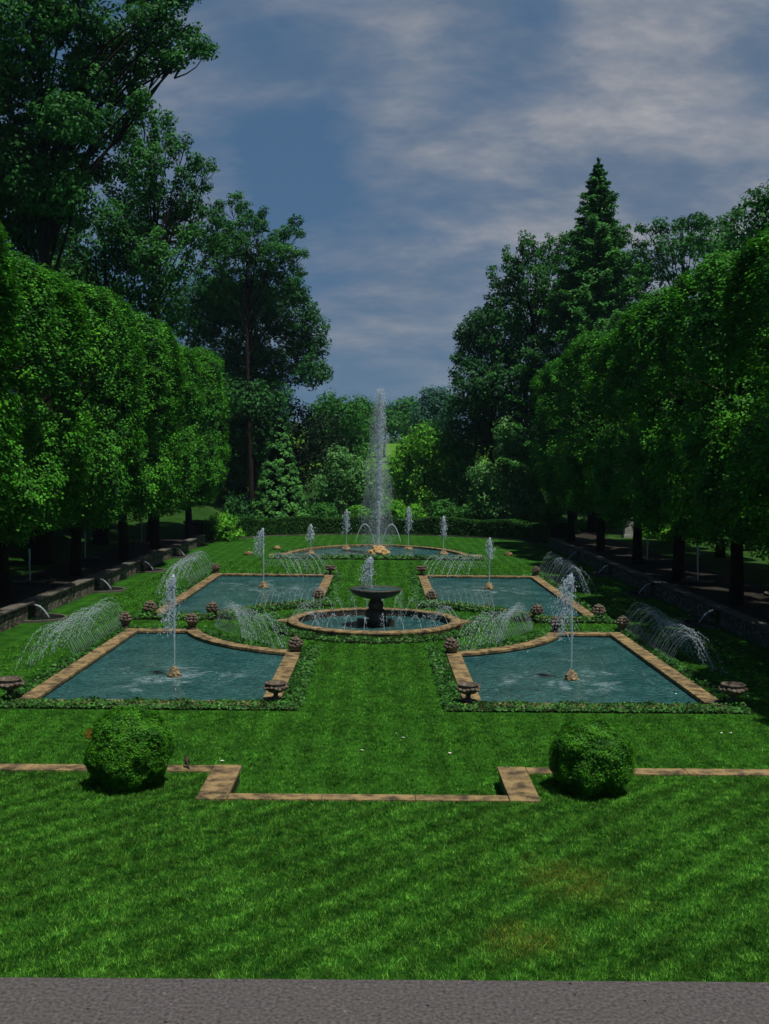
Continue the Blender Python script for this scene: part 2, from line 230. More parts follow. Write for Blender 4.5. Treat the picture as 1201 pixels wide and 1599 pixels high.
# ------------------------------------------------------------------ helpers
COL = S.collection
def tag(o, label=None, cat=None, group=None, kind=None):
    if label: o['label'] = label
    if cat: o['category'] = cat
    if group: o['group'] = group
    if kind: o['kind'] = kind
    return o
def empty(name, loc=(0, 0, 0), rz=0):
    o = bpy.data.objects.new(name, None); COL.objects.link(o); o.location = loc; o.rotation_euler = (0, 0, rz); o.empty_display_size = 0.2; return o
class MB:
    def __init__(s): s.v = []; s.f = []; s.sm = []
    def add(s, vs, fs, smooth=False):
        k = len(s.v); s.v += [tuple(v) for v in vs]; s.f += [tuple(i + k for i in f) for f in fs]; s.sm += [smooth] * len(fs); return s
    def box(s, x0, x1, y0, y1, z0, z1):
        vs = [(x, y, z) for z in (z0, z1) for y in (y0, y1) for x in (x0, x1)]
        return s.add(vs, [(0, 2, 3, 1), (4, 5, 7, 6), (0, 1, 5, 4), (2, 6, 7, 3), (0, 4, 6, 2), (1, 3, 7, 5)])
    def lathe(s, prof, n=24, c=(0, 0, 0), squash=1.0, wob=0, lobes=0, lobe=0):
        vs = []; fs = []
        for r, z in prof:
            for i in range(n):
                a = 2 * PI * i / n; rr = r * (1 + lobe * math.cos(lobes * a)) 
                vs.append((c[0] + rr * math.cos(a), c[1] + rr * math.sin(a) * squash, c[2] + z))
        m = len(prof)
        for j in range(m - 1):
            for i in range(n):
                fs.append((j * n + i, j * n + (i + 1) % n, (j + 1) * n + (i + 1) % n, (j + 1) * n + i))
        fs.append(tuple(range(n - 1, -1, -1))); fs.append(tuple((m - 1) * n + i for i in range(n)))
        return s.add(vs, fs, True)
    def tube(s, pts, rads, n=8, cap=True):
        pts = [Vector(p) for p in pts]; vs = []; fs = []
        for i, p in enumerate(pts):
            d = (pts[min(i + 1, len(pts) - 1)] - pts[max(i - 1, 0)]).normalized()
            a = d.cross(Vector((0.31, 0.95, 0.05)) if abs(d.y) < 0.9 else Vector((1, 0, 0))).normalized(); b = d.cross(a)
            for k in range(n):
                t = 2 * PI * k / n; vs.append(p + (a * math.cos(t) + b * math.sin(t)) * rads[i])
        for i in range(len(pts) - 1):
            for k in range(n):
                fs.append((i * n + k, i * n + (k + 1) % n, (i + 1) * n + (k + 1) % n, (i + 1) * n + k))
        if cap: fs.append(tuple(range(n - 1, -1, -1))); fs.append(tuple((len(pts) - 1) * n + k for k in range(n)))
        return s.add(vs, fs, True)
    def blob(s, c, r, seed=0, amp=0.15, nu=10, nv=7, fr=2.0):
        vs = [(c[0], c[1], c[2] - r[2])]; fs = []
        for j in range(1, nv):
            t = -PI / 2 + PI * j / nv
            for i in range(nu):
                a = 2 * PI * i / nu; d = Vector((math.cos(a) * math.cos(t), math.sin(a) * math.cos(t), math.sin(t)))
                k = 1 + amp * noise.noise(d * fr + Vector((seed * 3.7, seed, 0)))*2
                vs.append((c[0] + d.x * r[0] * k, c[1] + d.y * r[1] * k, c[2] + d.z * r[2] * k))
        vs.append((c[0], c[1], c[2] + r[2])); top = len(vs) - 1
        for i in range(nu):
            fs.append((0, 1 + (i + 1) % nu, 1 + i)); fs.append((top, 1 + (nv - 2) * nu + i, 1 + (nv - 2) * nu + (i + 1) % nu))
            for j in range(nv - 2):
                p = 1 + j * nu; fs.append((p + i, p + (i + 1) % nu, p + nu + (i + 1) % nu, p + nu + i))
        return s.add(vs, fs, True)
    def prism(s, poly, z0, z1):
        n = len(poly); vs = [(x, y, z0) for x, y in poly] + [(x, y, z1) for x, y in poly]
        return s.add(vs, [tuple(range(n - 1, -1, -1)), tuple(range(n, 2 * n))] + [(i, (i + 1) % n, n + (i + 1) % n, n + i) for i in range(n)])
    def strip(s, A, B, z0, z1):
        """solid band between two polylines A and B (same count)"""
        n = len(A); vs = [(x, y, z0) for x, y in A] + [(x, y, z0) for x, y in B] + [(x, y, z1) for x, y in A] + [(x, y, z1) for x, y in B]; fs = []
        for i in range(n - 1):
            fs += [(2 * n + i, 2 * n + i + 1, 3 * n + i + 1, 3 * n + i), (i, n + i, n + i + 1, i + 1), (i, i + 1, 2 * n + i + 1, 2 * n + i), (n + i, 3 * n + i, 3 * n + i + 1, n + i + 1)]
        fs += [(0, 2 * n, 3 * n, n), (n - 1, 2 * n - 1, 4 * n - 1, 3 * n - 1)]
        return s.add(vs, fs)
    def build(s, name, m, parent=None, bevel=0):
        me = bpy.data.meshes.new(name); me.from_pydata(s.v, [], s.f); me.polygons.foreach_set('use_smooth', s.sm); me.materials.append(m); me.validate(); me.update()
        import bmesh
        bm = bmesh.new(); bm.from_mesh(me); bmesh.ops.recalc_face_normals(bm, faces=bm.faces); bm.to_mesh(me); bm.free()
        o = bpy.data.objects.new(name, me); COL.objects.link(o)
        if parent: o.parent = parent
        if bevel:
            b = o.modifiers.new('b', 'BEVEL'); b.width = bevel; b.segments = 2; b.limit_method = 'ANGLE'
        return o
def qmesh(name, V, nper, m, parent=None, smooth=False, tmpl=None):
    """V: (n, nper, 3) array -> mesh of n faces (or n copies of the template faces)"""
    n = V.shape[0]; me = bpy.data.meshes.new(name); V = np.ascontiguousarray(V.reshape(-1, 3), dtype=np.float32)
    if tmpl is None: F = np.arange(n * nper, dtype=np.int32); sizes = np.full(n, nper, np.int32)
    else:
        t = np.array(tmpl, np.int32); F = (t.reshape(1, -1) + (np.arange(n) * nper).reshape(-1, 1)).astype(np.int32).ravel(); sizes = np.full(n * t.shape[0], t.shape[1], np.int32)
    me.vertices.add(len(V)); me.vertices.foreach_set('co', V.ravel())
    me.loops.add(len(F)); me.loops.foreach_set('vertex_index', F)
    me.polygons.add(len(sizes)); st = np.concatenate([[0], np.cumsum(sizes)[:-1]]).astype(np.int32)
    me.polygons.foreach_set('loop_start', st); me.polygons.foreach_set('loop_total', sizes)
    me.update(calc_edges=True); me.materials.append(m)
    o = bpy.data.objects.new(name, me); COL.objects.link(o)
    if parent: o.parent = parent
    return o
def unit(a): return a / np.maximum(np.linalg.norm(a, axis=1, keepdims=True), 1e-6)
def leaves(rng, P, Nn, size, up=0.4, rand=0.8, asp=0.62, var=0.35):
    """P positions, Nn outward normals -> folded diamond leaves, two triangles each (as quads)"""
    n = len(P); nn = unit(Nn + np.array([[0, 0, up]]) + rng.normal(0, rand, (n, 3)) * 0.6)
    t = unit(np.cross(nn, rng.normal(0, 1, (n, 3)))); b = np.cross(nn, t)
    s = (size * (1 + rng.uniform(-var, var, n)))[:, None]
    V = np.stack([P - t * s * .5, P + b * s * asp * .5 + nn * s * .10, P + t * s * .5, P - b * s * asp * .5 + nn * s * .10], 1)
    return V
def sph(rng, n): return unit(rng.normal(0, 1, (n, 3)))

def crown_points(rng, blobs, density, clump, per, shell=0.25):
    """clumps over each ellipsoid surface; returns leaf positions and normals"""
    Ps = []; Ns = []
    for (c, r) in blobs:
        c = np.array(c); r = np.array(r)
        area = 4 * PI * (((r[0] * r[1]) ** 1.6 + (r[0] * r[2]) ** 1.6 + (r[1] * r[2]) ** 1.6) / 3) ** (1 / 1.6)
        nc = max(5, int(area * density * 1.7)); d = sph(rng, nc)
        rad = 1 - np.abs(rng.normal(0, shell, nc)); rad = np.clip(rad, 0.15, 1.12)
        cc = c + d * r * rad[:, None]
        cr = clump * 0.8 * rng.uniform(0.5, 1.35, nc)
        k = rng.poisson(per * 1.15 * (cr / clump) ** 2) + 3
        idx = np.repeat(np.arange(nc), k)
        dd = sph(rng, len(idx)); dd[:, 2] = dd[:, 2] * 0.75 
        p = cc[idx] + dd * cr[idx][:, None] * np.cbrt(rng.uniform(0.2, 1, len(idx)))[:, None]
        nrm = unit(dd * 0.8 + d[idx] * 0.6)
        Ps.append(p); Ns.append(nrm)
    return np.concatenate(Ps), np.concatenate(Ns)

def limb(mb, a, b, r0, r1, rng, n=6, bend=0.08, sides=7):
    a = Vector(a); b = Vector(b); L = (b - a).length; pts = []
    off = Vector(rng.normal(0, 1, 3)) * L * bend
    for i in range(n + 1):
        t = i / n; pts.append(a.lerp(b, t) + off * math.sin(PI * t) + Vector((0, 0, 1)) * L * 0.06 * math.sin(PI * t))
    mb.tube(pts, [r0 + (r1 - r0) * (i / n) for i in range(n + 1)], sides)

def tree(name, label, cat, base, blobs, leafmat, size, trunk_r, seed, density=0.9, clump=0.9, per=26, shell=0.25, group=None, up=0.4, trunk_top=None, stems=1):
    """blobs in world coordinates"""
    rng = np.random.default_rng(seed); base = Vector(base); root = empty(name, base); tag(root, label, cat, group)
    bl = [(Vector(c) - base, r) for c, r in blobs]
    P, Nn = crown_points(rng, [((c.x, c.y, c.z), r) for c, r in bl], density, clump, per, shell)
    qmesh('crown', leaves(rng, P, Nn, size, up), 4, leafmat, root)
    mb = MB(); top = max(bl, key=lambda q: q[0].z)[0]
    tt = trunk_top or Vector((top.x * 0.6, top.y * 0.6, top.z * 0.92))
    for s in range(stems):
        o = Vector((rng.uniform(-1, 1), rng.uniform(-1, 1), 0)) * (0.9 * (stems > 1))
        pts = []; nseg = 9
        for i in range(nseg + 1):
            t = i / nseg; pts.append(Vector((0, 0, -0.3)).lerp(tt + o * 2.5, t) + o + Vector((math.sin(t * 5 + seed) * 0.12, math.cos(t * 4 + seed) * 0.12, 0)) * (trunk_r * 3))
        mb.tube(pts, [trunk_r * (1.25 if i == 0 else 1) * (1 - 0.82 * i / nseg) for i in range(nseg + 1)], 9)
    for c, r in bl:
        t = max(0.2, min(0.85, (c.z * 0.72) / max(tt.z, 1))); a = Vector((0, 0, -0.3)).lerp(tt, t)
        limb(mb, a, c, trunk_r * 0.30 * (1 - t * 0.5), trunk_r * 0.07, rng, 6, .05)
        for k in range(3):
            d = Vector(rng.normal(0, 1, 3)).normalized(); limb(mb, c * 0.8 + a * 0.2, c + Vector((d.x * r[0], d.y * r[1], abs(d.z) * r[2])) * 0.7, trunk_r * 0.09, 0.015, rng, 4, sides=5)
    mb.build('trunk', M['bark'], root)
    return root
def pblobs(d, L, dj=0.0, seed=1):
    """photo-pixel ellipses (cx,cy,rx,ry[,depth offset]) at depth d -> world ellipsoids with real depth"""
    out = []; r_ = random.Random(seed)
    for q in L:
        dd = d + (q[4] if len(q) > 4 else r_.uniform(-dj, dj)); k = dd / FPX
        out.append((at(q[0], q[1], dd), (q[2] * k, (q[2] + q[3]) * .5 * k, q[3] * k)))
    return out
def copy_thing(o, loc=None, rz=None, scale=None):
    c = o.copy(); COL.objects.link(c)
    if loc is not None: c.location = loc
    if rz is not None: c.rotation_euler = (0, 0, rz)
    if scale is not None: c.scale = scale
    for ch in list(o.children):
        d = ch.copy(); COL.objects.link(d); d.parent = c
        for g in list(ch.children):
            e = g.copy(); COL.objects.link(e); e.parent = d
    return c

# ------------------------------------------------------------------ terrain
BY = 42.9          # centre of the round basin
WX = 14.4          # inner face of the side retaining walls
def sst(a, b, x): t = min(1, max(0, (x - a) / (b - a))); return t * t * (3 - 2 * t)
def farY(x): return 88 + 14 * math.sqrt(max(0, 1 - (x / 14.6) ** 2))
def TZ(x, y):
    ax = abs(x)
    if ax <= 14.55 and y < farY(x) + 1.2: return -0.12
    z = 0.6
    if y < 21: z = 0.3
    if ax < 14.55: z = -0.12 + 0.7 * sst(0, 6, y - farY(x) - 1.2)
    if x < -20 and y > 20: z += 4.5 * sst(-20, -34, x) + 0.08 * max(0, -x - 30)
    if x < -16: z += 1.6 * sst(84, 104, y)
    if y > 112: z += (min(y, 420) - 112) * 0.056 + (max(0, min(y, 1500) - 420)) * 0.012
    return z + (noise.noise(Vector((x * .05, y * .05, 0))) * 0.25 if (ax > 22 or y > 112) else 0)
def build_terrain():
    xs = sorted(set([-600, -400, -300, -200, -150, -120, -100, 100, 120, 150, 200, 300, 400, 600] + [round(-90 + 3 * i, 2) for i in range(61)] + [-14.56, -14.54, 14.54, 14.56] + [round(-14 + i, 2) for i in range(29)]))
    ys = sorted(set([-100, -60, -30, -10, 0, 10, 20.9, 21.1] + [round(24 + 3 * i, 2) for i in range(24)] + [round(86 + i, 2) for i in range(30)] + [round(118 + 6 * i, 2) for i in range(40)] + [380, 420, 500, 600, 680]))
    vs = [(x, y, TZ(x, y)) for y in ys for x in xs]; n = len(xs)
    fs = [(j * n + i, j * n + i + 1, (j + 1) * n + i + 1, (j + 1) * n + i) for j in range(len(ys) - 1) for i in range(n - 1)]
    mb = MB().add(vs, fs, True); o = mb.build('ground', M['terrain']); tag(o, kind='structure')
    # bright meadow on the far rise
    xs2 = [-40 + 5 * i for i in range(24)]; ys2 = [205 + 8 * i for i in range(20)]; n = len(xs2)
    vs = [(x, y, TZ(x, y) + 0.12) for y in ys2 for x in xs2]
    fs = [(j * n + i, j * n + i + 1, (j + 1) * n + i + 1, (j + 1) * n + i) for j in range(len(ys2) - 1) for i in range(n - 1)]
    o = MB().add(vs, fs, True).build('meadow', M['meadow']); tag(o, kind='structure')
build_terrain()

# lower lawn sheet (flat, up to the curved far edge)
pts = [(-14.5, 19.4), (14.5, 19.4)] + [(14.5 * math.cos(PI * i / 40), 88 + 14.0 * math.sin(PI * i / 40)) for i in range(41)]
o = MB().add([(x, y, 0) for x, y in pts], [tuple(range(len(pts)))]).build('lower_lawn', M['lawn_low']); tag(o, kind='structure')
# upper lawn: solid terrace with the recess notch
up = [(-40, 2.0), (40, 2.0), (40, 21.08), (3.17, 21.08), (3.17, 19.35), (-3.17, 19.35), (-3.17, 21.08), (-40, 21.08)]
o = MB().prism(up, -0.1, 0.33).build('upper_lawn', M['lawn_up']); tag(o, kind='structure')

# grove ground both sides and the paved strip on top of the wall
for sx in (-1, 1):
    x0, x1 = sorted((sx * 16.2, sx * 19.9)); q = (sx * 14.9, sx * 16.2); a, b = sorted(q)
    mb = MB(); mb.add([(x0 - (0 if sx > 0 else 0.1), 21.6, 0.614), (x1, 21.6, 0.614), (x1, 100, 0.614), (x0, 100, 0.614)], [(0, 1, 2, 3)]); 
    tag(mb.build('grove_ground', M['gravel']), kind='structure')
    mb = MB(); mb.add([(a, 21.6, 0.63), (b, 21.6, 0.63), (b, 87, 0.63), (a, 87, 0.63)], [(0, 1, 2, 3)])
    tag(mb.build('path', M['gravel']), kind='structure')

# ------------------------------------------------------------------ terrace parapet under the camera
o = empty('parapet', (0, 2.0, 0.33)); tag(o, 'weathered pebbled concrete parapet along the bottom edge of the view', 'parapet')
mb = MB().box(-12, 12, -0.32, 0.17, 0, 4.9); p = mb.build('wall', M['rubble'], o)
mb = MB()
for i in range(-2, 2):
    mb.box(i * 6.0 + 3.0 + 0.002, i * 6.0 + 9.0 - 0.002, -0.36, 0.232, 4.903, 5.07)
p = mb.build('coping', M['concrete'], o, bevel=0.006)
tag(MB().box(-12, 12, -6, 1.6, 4.5, 4.85).build('terrace_floor', M['gravel']), kind='structure')

# ------------------------------------------------------------------ low stone wall between the two lawns
def dropwall():
    o = empty('garden_wall', (0, 19.3, 0)); tag(o, 'low tan stone wall with notched middle dividing the near lawn from the fountain lawn', 'wall')
    def shift(mb): mb.v = [(x, y - 19.3, z) for x, y, z in mb.v]; return mb
    for sx in (-1, 1):
        # the run outward, in stones
        x = 3.2; k = 0; mb = MB()
        while x < 14.3:
            w = random.Random(k * 7 + sx).uniform(1.5, 2.2); e = min(x + w, 14.4)
            a, b = sorted((sx * (x + 0.004), sx * (e - 0.004))); mb.box(a, b, 21.04, 21.46, 0.29, 0.372); x = e; k += 1
        shift(mb).build('coping', M['stone'], o, bevel=0.012)
        a, b = sorted((sx * 2.62, sx * 3.192)); mb = MB().box(a, b, 19.66, 21.48, 0.29, 0.376); mb.box(a, b, 19.27, 19.652, 0.29, 0.374)
        shift(mb).build('coping', M['stone'], o, bevel=0.012)
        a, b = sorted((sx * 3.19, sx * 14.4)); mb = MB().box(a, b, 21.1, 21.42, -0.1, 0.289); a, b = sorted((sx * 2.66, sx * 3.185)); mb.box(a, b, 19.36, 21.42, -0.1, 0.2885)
        shift(mb).build('wall_face', M['stone_dark'], o)  # shadow in the recess put into the darker face colour
    mb = MB()
    for i in range(3):
        mb.box(-2.612 + i * 1.742, -2.612 + (i + 1) * 1.742 - 0.006, 19.3, 19.62, 0.29, 0.366)
    shift(mb).build('coping', M['stone'], o, bevel=0.012)
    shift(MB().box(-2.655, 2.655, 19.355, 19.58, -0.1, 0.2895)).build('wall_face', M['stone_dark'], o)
dropwall()

# ------------------------------------------------------------------ clipped round bushes
def bush(name, label, cat, base, rx, rz, m, seed, leaf=0.045, n=42000, group=None, stem=True, flat=0.0, ry=None, bumpy=0.10, freq=2.2):
    rng = np.random.default_rng(seed); root = empty(name, base); tag(root, label, cat, group); ry = ry or rx
    d = sph(rng, n); k = np.array([1 + bumpy * noise.noise(Vector(q) * freq + Vector((seed, 0, 0))) + 0.05 * noise.noise(Vector(q) * 9 + Vector((seed, 5, 0))) for q in d])
    rad = (1 - np.abs(rng.normal(0, 0.07, n))) * k
    e = np.sign(d[:, 2]) * np.abs(d[:, 2]) ** 0.85; e = np.where(e < -0.82, -0.82, e)
    P = np.stack([d[:, 0] * rx * rad, d[:, 1] * ry * rad, rz * 0.86 + e * rz * rad], 1)
    qmesh('foliage', leaves(rng, P, d, leaf, 0.3, 0.9), 4, m, root)
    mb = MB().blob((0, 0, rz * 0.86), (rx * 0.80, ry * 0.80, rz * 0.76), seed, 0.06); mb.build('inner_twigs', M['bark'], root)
    if stem:
        mb = MB()
        for i in range(5):
            a = i * 1.26; mb.tube([(0.05 * math.cos(a), 0.05 * math.sin(a), -0.05), (rx * 0.4 * math.cos(a), rx * 0.4 * math.sin(a), rz * 0.4)], [0.035, 0.02], 6)
        mb.build('stem', M['bark'], root)
    return root
bush('clipped_bush', 'round clipped bush left of the wall notch with an orange patch on its shoulder', 'bush', (-4.63, 20.15, 0.33), 0.78, 0.80, M['box'], 3, leaf=.036, n=66000, group='clipped bushes by the low wall', bumpy=0.20)
bush('clipped_bush', 'smooth round clipped boxwood bush right of the wall notch', 'bush', (4.27, 20.0, 0.33), 0.76, 0.74, M['box'], 8, leaf=.036, n=62000, group='clipped bushes by the low wall', bumpy=0.14)
rng = np.random.default_rng(5); dd = sph(rng, 500); P = np.array([-5.28, 20.0, 1.40]) + dd * [0.10, 0.14, 0.13]
M['orange'] = leafm('withered_leaf', (0.16, 0.06, 0.006), (0.3, 0.11, 0.01), 3)

# ------------------------------------------------------------------ bird
def bird():
    o = empty('bird', (-3.72, 21.28, 0.376), 0.5); tag(o, 'small dark reddish bird standing upright on the stone coping beside the left bush', 'bird')
    mb = MB(); mb.tube([(0.0, -0.105, 0.035), (0.0, -0.06, 0.06), (0, -0.02, 0.10), (0, 0.012, 0.145), (0, 0.03, 0.185), (0, 0.035, 0.205), (0, 0.038, 0.225), (0, 0.040, 0.243)], [0.008, 0.02, 0.043, 0.047, 0.033, 0.024, 0.025, 0.008], 12)
    mb.build('body', M['bird'], o)
    MB().blob((0, 0.026, 0.125), (0.034, 0.032, 0.045), 1, 0.05).build('breast', M['bird_breast'], o)
    MB().tube([(0, 0.055, 0.226), (0, 0.088, 0.222)], [0.008, 0.001], 6).build('beak', M['rock'], o)
    for s in (-1, 1):
        MB().tube([(s * 0.018, 0.0, 0.075), (s * 0.018, 0.005, 0.0)], [0.006, 0.004], 6).build('leg', M['bark'], o)
        MB().blob((s * 0.040, -0.025, 0.12), (0.011, 0.035, 0.055), 2, 0.05).build('wing', M['bird'], o)
    MB().tube([(0, -0.08, 0.05), (0, -0.16, 0.012)], [0.018, 0.012], 6).build('tail', M['bird'], o)
bird()

# ------------------------------------------------------------------ pools
RI = 7.1; RW = 0.5; RT = 0.15; WZ = 0.02
def arcpts(r, a0, a1, n=26): return [(r * math.cos(a0 + (a1 - a0) * i / n), BY + r * math.sin(a0 + (a1 - a0) * i / n)) for i in range(n + 1)]
def pool_outline(sx, front, off):
    """closed outline offset inward by off; front pool: y 28.2..41, back pool 44.8..62.6; concave corner round the basin"""
    xi, xo = 2.5 + off, 9.62 - off
    if front: yn, yf = 28.2 + off, 41.0 - off
    else: yn, yf = 62.5 - off, 44.8 + off
    r = RI + off
    dy = abs(yf - BY); xa = math.sqrt(r * r - dy * dy); da = math.sqrt(r * r - xi * xi)
    s = -1 if front else 1
    a0 = math.atan2(s * dy, xa); a1 = math.atan2(s * da, xi)
    arc = arcpts(r, a0, a1, 24)
    pts = [(xi, yn), (xo, yn), (xo, yf)] + arc
    return [(sx * x, y) for x, y in pts]
pool_lab = {(-1, 1): ('front left', 'near-left'), (1, 1): ('front right', 'near-right'), (-1, 0): ('rear left', 'far-left'), (1, 0): ('rear right', 'far-right')}
jetpos = {(-1, 1): (-6.1, 32.3), (1, 1): (6.12, 32.3), (-1, 0): (-6.0, 56.4), (1, 0): (6.1, 56.5)}
for sx in (-1, 1):
    for fr in (1, 0):
        jx, jy = jetpos[(sx, fr)]; A = pool_outline(sx, fr, 0); B = pool_outline(sx, fr, RW)
        root = empty('pool_rim', (sx * 6, jy, 0)); tag(root, 'tan stone rim of the %s pool with one concave corner' % pool_lab[(sx, fr)][1], 'pool rim', 'stone rims of the four corner pools')
        # coping in stones along each side
        n = len(A)
        def side(i, step):
            mb = MB(); a0, a1, b0, b1 = [Vector(q) for q in (A[i], A[(i + 1) % n], B[i], B[(i + 1) % n])]; L = (a1 - a0).length; k = max(1, int(L / step))
            for j in range(k):
                t0, t1 = j / k, (j + 1) / k; e = 0.004 / L
                mb.prism([tuple(a0.lerp(a1, t0 + e)), tuple(a0.lerp(a1, t1 - e)), tuple(b0.lerp(b1, t1 - e)), tuple(b0.lerp(b1, t0 + e))], 0.06, RT + 0.002 * (j % 2))
            mb.v = [(x - sx * 6, y - jy, z) for x, y, z in mb.v]
            return mb
        for i in (0, 1, 2, n - 1):
            mb = side(i, 1.3)
            if i == 0 and fr: mb.v = [(x, y + (0 if k % 8 < 99 else 0), z - 0.055 if z > 0.1 else z) for k, (x, y, z) in enumerate(mb.v)]
            mb.build('coping', M['stone'], root, bevel=0.01)
        mb = MB().strip(A[3:], B[3:], 0.06, RT + 0.004); mb.v = [(x - sx * 6, y - jy, z) for x, y, z in mb.v]; mb.build('curved_coping', M['stone'], root, bevel=0.01)
        A2 = pool_outline(sx, fr, 0.02); B2 = pool_outline(sx, fr, RW - 0.03); mb = MB().strip(A2 + [A2[0]], B2 + [B2[0]], -0.1, 0.059); mb.v = [(x - sx * 6, y - jy, z) for x, y, z in mb.v]
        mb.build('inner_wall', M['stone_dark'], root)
        P = pool_outline(sx, fr, RW - 0.04)
        jets = [(jx, jy, 3.2 if fr else 4.5)]
        o = MB().add([(x, y, WZ) for x, y in P], [tuple(range(len(P)))]).build('water', waterm('pool_water', jets)); tag(o, kind='structure')

# semi-elliptical far pool
def farpool():
    a, b, y0 = 6.4, 10.9, 75.3
    def curve(k, off): return [((a + off) * math.cos(t), y0 + (b + off * 1.2) * math.sin(t)) for t in [PI * i / 36 for i in range(37)]]
    root = empty('pool_rim', (0, y0, 0)); tag(root, 'tan stone rim of the half-oval far pool around the tall main jet', 'pool rim')
    A = curve(0, 0.45); B = curve(0, 0)
    mb = MB().strip(A, B, 0.03, 0.18); mb.v = [(x, y - y0, z) for x, y, z in mb.v]; mb.build('curved_coping', M['stone'], root, bevel=0.01)
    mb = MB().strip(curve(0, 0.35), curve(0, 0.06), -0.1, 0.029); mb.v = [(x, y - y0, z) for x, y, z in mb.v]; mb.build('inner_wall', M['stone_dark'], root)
    MB().box(-6.3, 6.3, -0.45, 0.0, -0.1, 0.16).build('coping', M['stone'], root, bevel=0.01)
    for s in (-1, 1):
        pts = [(6.38, 1.2), (6.6, 1.9), (7.0, 1.5), (7.5, 1.2), (7.75, 0.5), (7.7, -0.4), (7.0, -0.46), (6.32, -0.45), (6.32, 0.3)]
        MB().prism([(s * x, y) for x, y in (pts if s > 0 else pts[::-1])], -0.05, 0.2).build('scroll_end', M['stone'], root, bevel=0.02)
    P = [(-6.5, y0)] + [] ; P = curve(0, 0.08); 
    o = MB().add([(x, y, WZ) for x, y in P], [tuple(range(len(P)))]).build('water', waterm('far_pool_water', [(0, 79, 5), (-2.5, 83.3, 2), (2.5, 83.5, 2), (4.9, 78.6, 2), (-4.8, 78.2, 2)])); tag(o, kind='structure')
farpool()

# ------------------------------------------------------------------ round basin and tazza
def basin():
    root = empty('round_basin', (0, BY, 0)); tag(root, 'round tan stone basin with pointed side stones in the middle of the garden', 'basin')
    n = 96; ri, ro = 3.12, 3.52
    prof = [(ri, -0.1), (ri, 0.24), (ri - 0.03, 0.30), (ri + 0.05, 0.335), (ro - 0.06, 0.335), (ro + 0.03, 0.29), (ro, 0.22), (ro - 0.05, -0.1)]
    vs = []; fs = []
    for r, z in prof:
        for i in range(n): vs.append((r * math.cos(2 * PI * i / n), r * math.sin(2 * PI * i / n), z))
    for j in range(1, len(prof) - 1):
        for i in range(n): fs.append((j * n + i, j * n + (i + 1) % n, (j + 1) * n + (i + 1) % n, (j + 1) * n + i))
    mb = MB().add(vs, fs, True); mb.build('rim', M['stone'], root)
    vs2 = [v for v in vs[:2 * n]]; MB().add(vs2, [(i, (i + 1) % n, n + (i + 1) % n, n + i) for i in range(n)], True).build('inner_wall', M['stone_dark'], root)
    for s in (-1, 1):
        pts = [(3.42, 0.55), (3.72, 0.38), (3.95, 0.08), (4.02, 0.0), (3.95, -0.12), (3.62, -0.35), (3.42, -0.5)]
        MB().prism([(s * x, y) for x, y in (pts[::-1] if s > 0 else pts)], -0.05, 0.26).build('side_stone', M['stone'], root, bevel=0.03)
    P = arcpts(3.14, 0, 2 * PI, 64)[:-1]
    o = MB().add([(x, y, 0.03) for x, y in P], [tuple(range(len(P)))]).build('water', waterm('basin_water', [(0, BY, 2.2)])); tag(o, kind='structure')
    # tazza
    t = empty('tazza_fountain', (0.05, BY, 0)); tag(t, 'dark stone tazza bowl on a turned pedestal standing in the round basin', 'fountain')
    MB().lathe([(0.40, -0.05), (0.40, 0.62), (0.36, 0.66), (0.36, 0.70), (0.27, 0.76), (0.30, 0.86), (0.29, 0.98), (0.22, 1.08), (0.20, 1.14), (0.25, 1.18)], 20, lobes=4, lobe=0.07).build('pedestal', M['stone_dark'], t)
    MB().lathe([(0.22, 1.16), (0.40, 1.18), (0.75, 1.27), (0.97, 1.40), (1.05, 1.50), (1.07, 1.57), (1.03, 1.585), (0.99, 1.56), (0.92, 1.52), (0.1, 1.44)], 56).build('bowl', M['stone_dark'], t)
    o = MB().lathe([(0.97, 1.535), (0.97, 1.545)], 40).build('bowl_water', waterm('bowl_water', [(0.05, BY, 1.2)]), t)
    for s in (-1, 1): MB().box(s * 0.62 - 0.14, s * 0.62 + 0.14, -0.18, 0.14, -0.05, 0.34).build('side_block', M['stone_dark'], t, bevel=0.02)
basin()

# ------------------------------------------------------------------ urns and fruit baskets
def make_urn():
    o = empty('stone_urn')
    MB().lathe([(0.15, 0.0), (0.15, 0.05), (0.11, 0.07), (0.07, 0.11), (0.06, 0.16), (0.09, 0.20), (0.12, 0.21)], 20).build('foot', M['stone_grey'], o)
    MB().lathe([(0.10, 0.20), (0.19, 0.23), (0.27, 0.29), (0.30, 0.36), (0.28, 0.41), (0.26, 0.44), (0.30, 0.47), (0.29, 0.485), (0.24, 0.47), (0.22, 0.41), (0.05, 0.36)], 28).build('bowl', M['stone_grey'], o)
    mb = MB()
    for i in range(16):
        a = 2 * PI * i / 16; z = 0.355 + 0.02 * math.cos(a * 4); mb.blob((0.295 * math.cos(a), 0.295 * math.sin(a), z), (0.06, 0.06, 0.045), i, 0.2, 7, 5)
    mb.build('garland', M['stone_grey'], o)
    return o
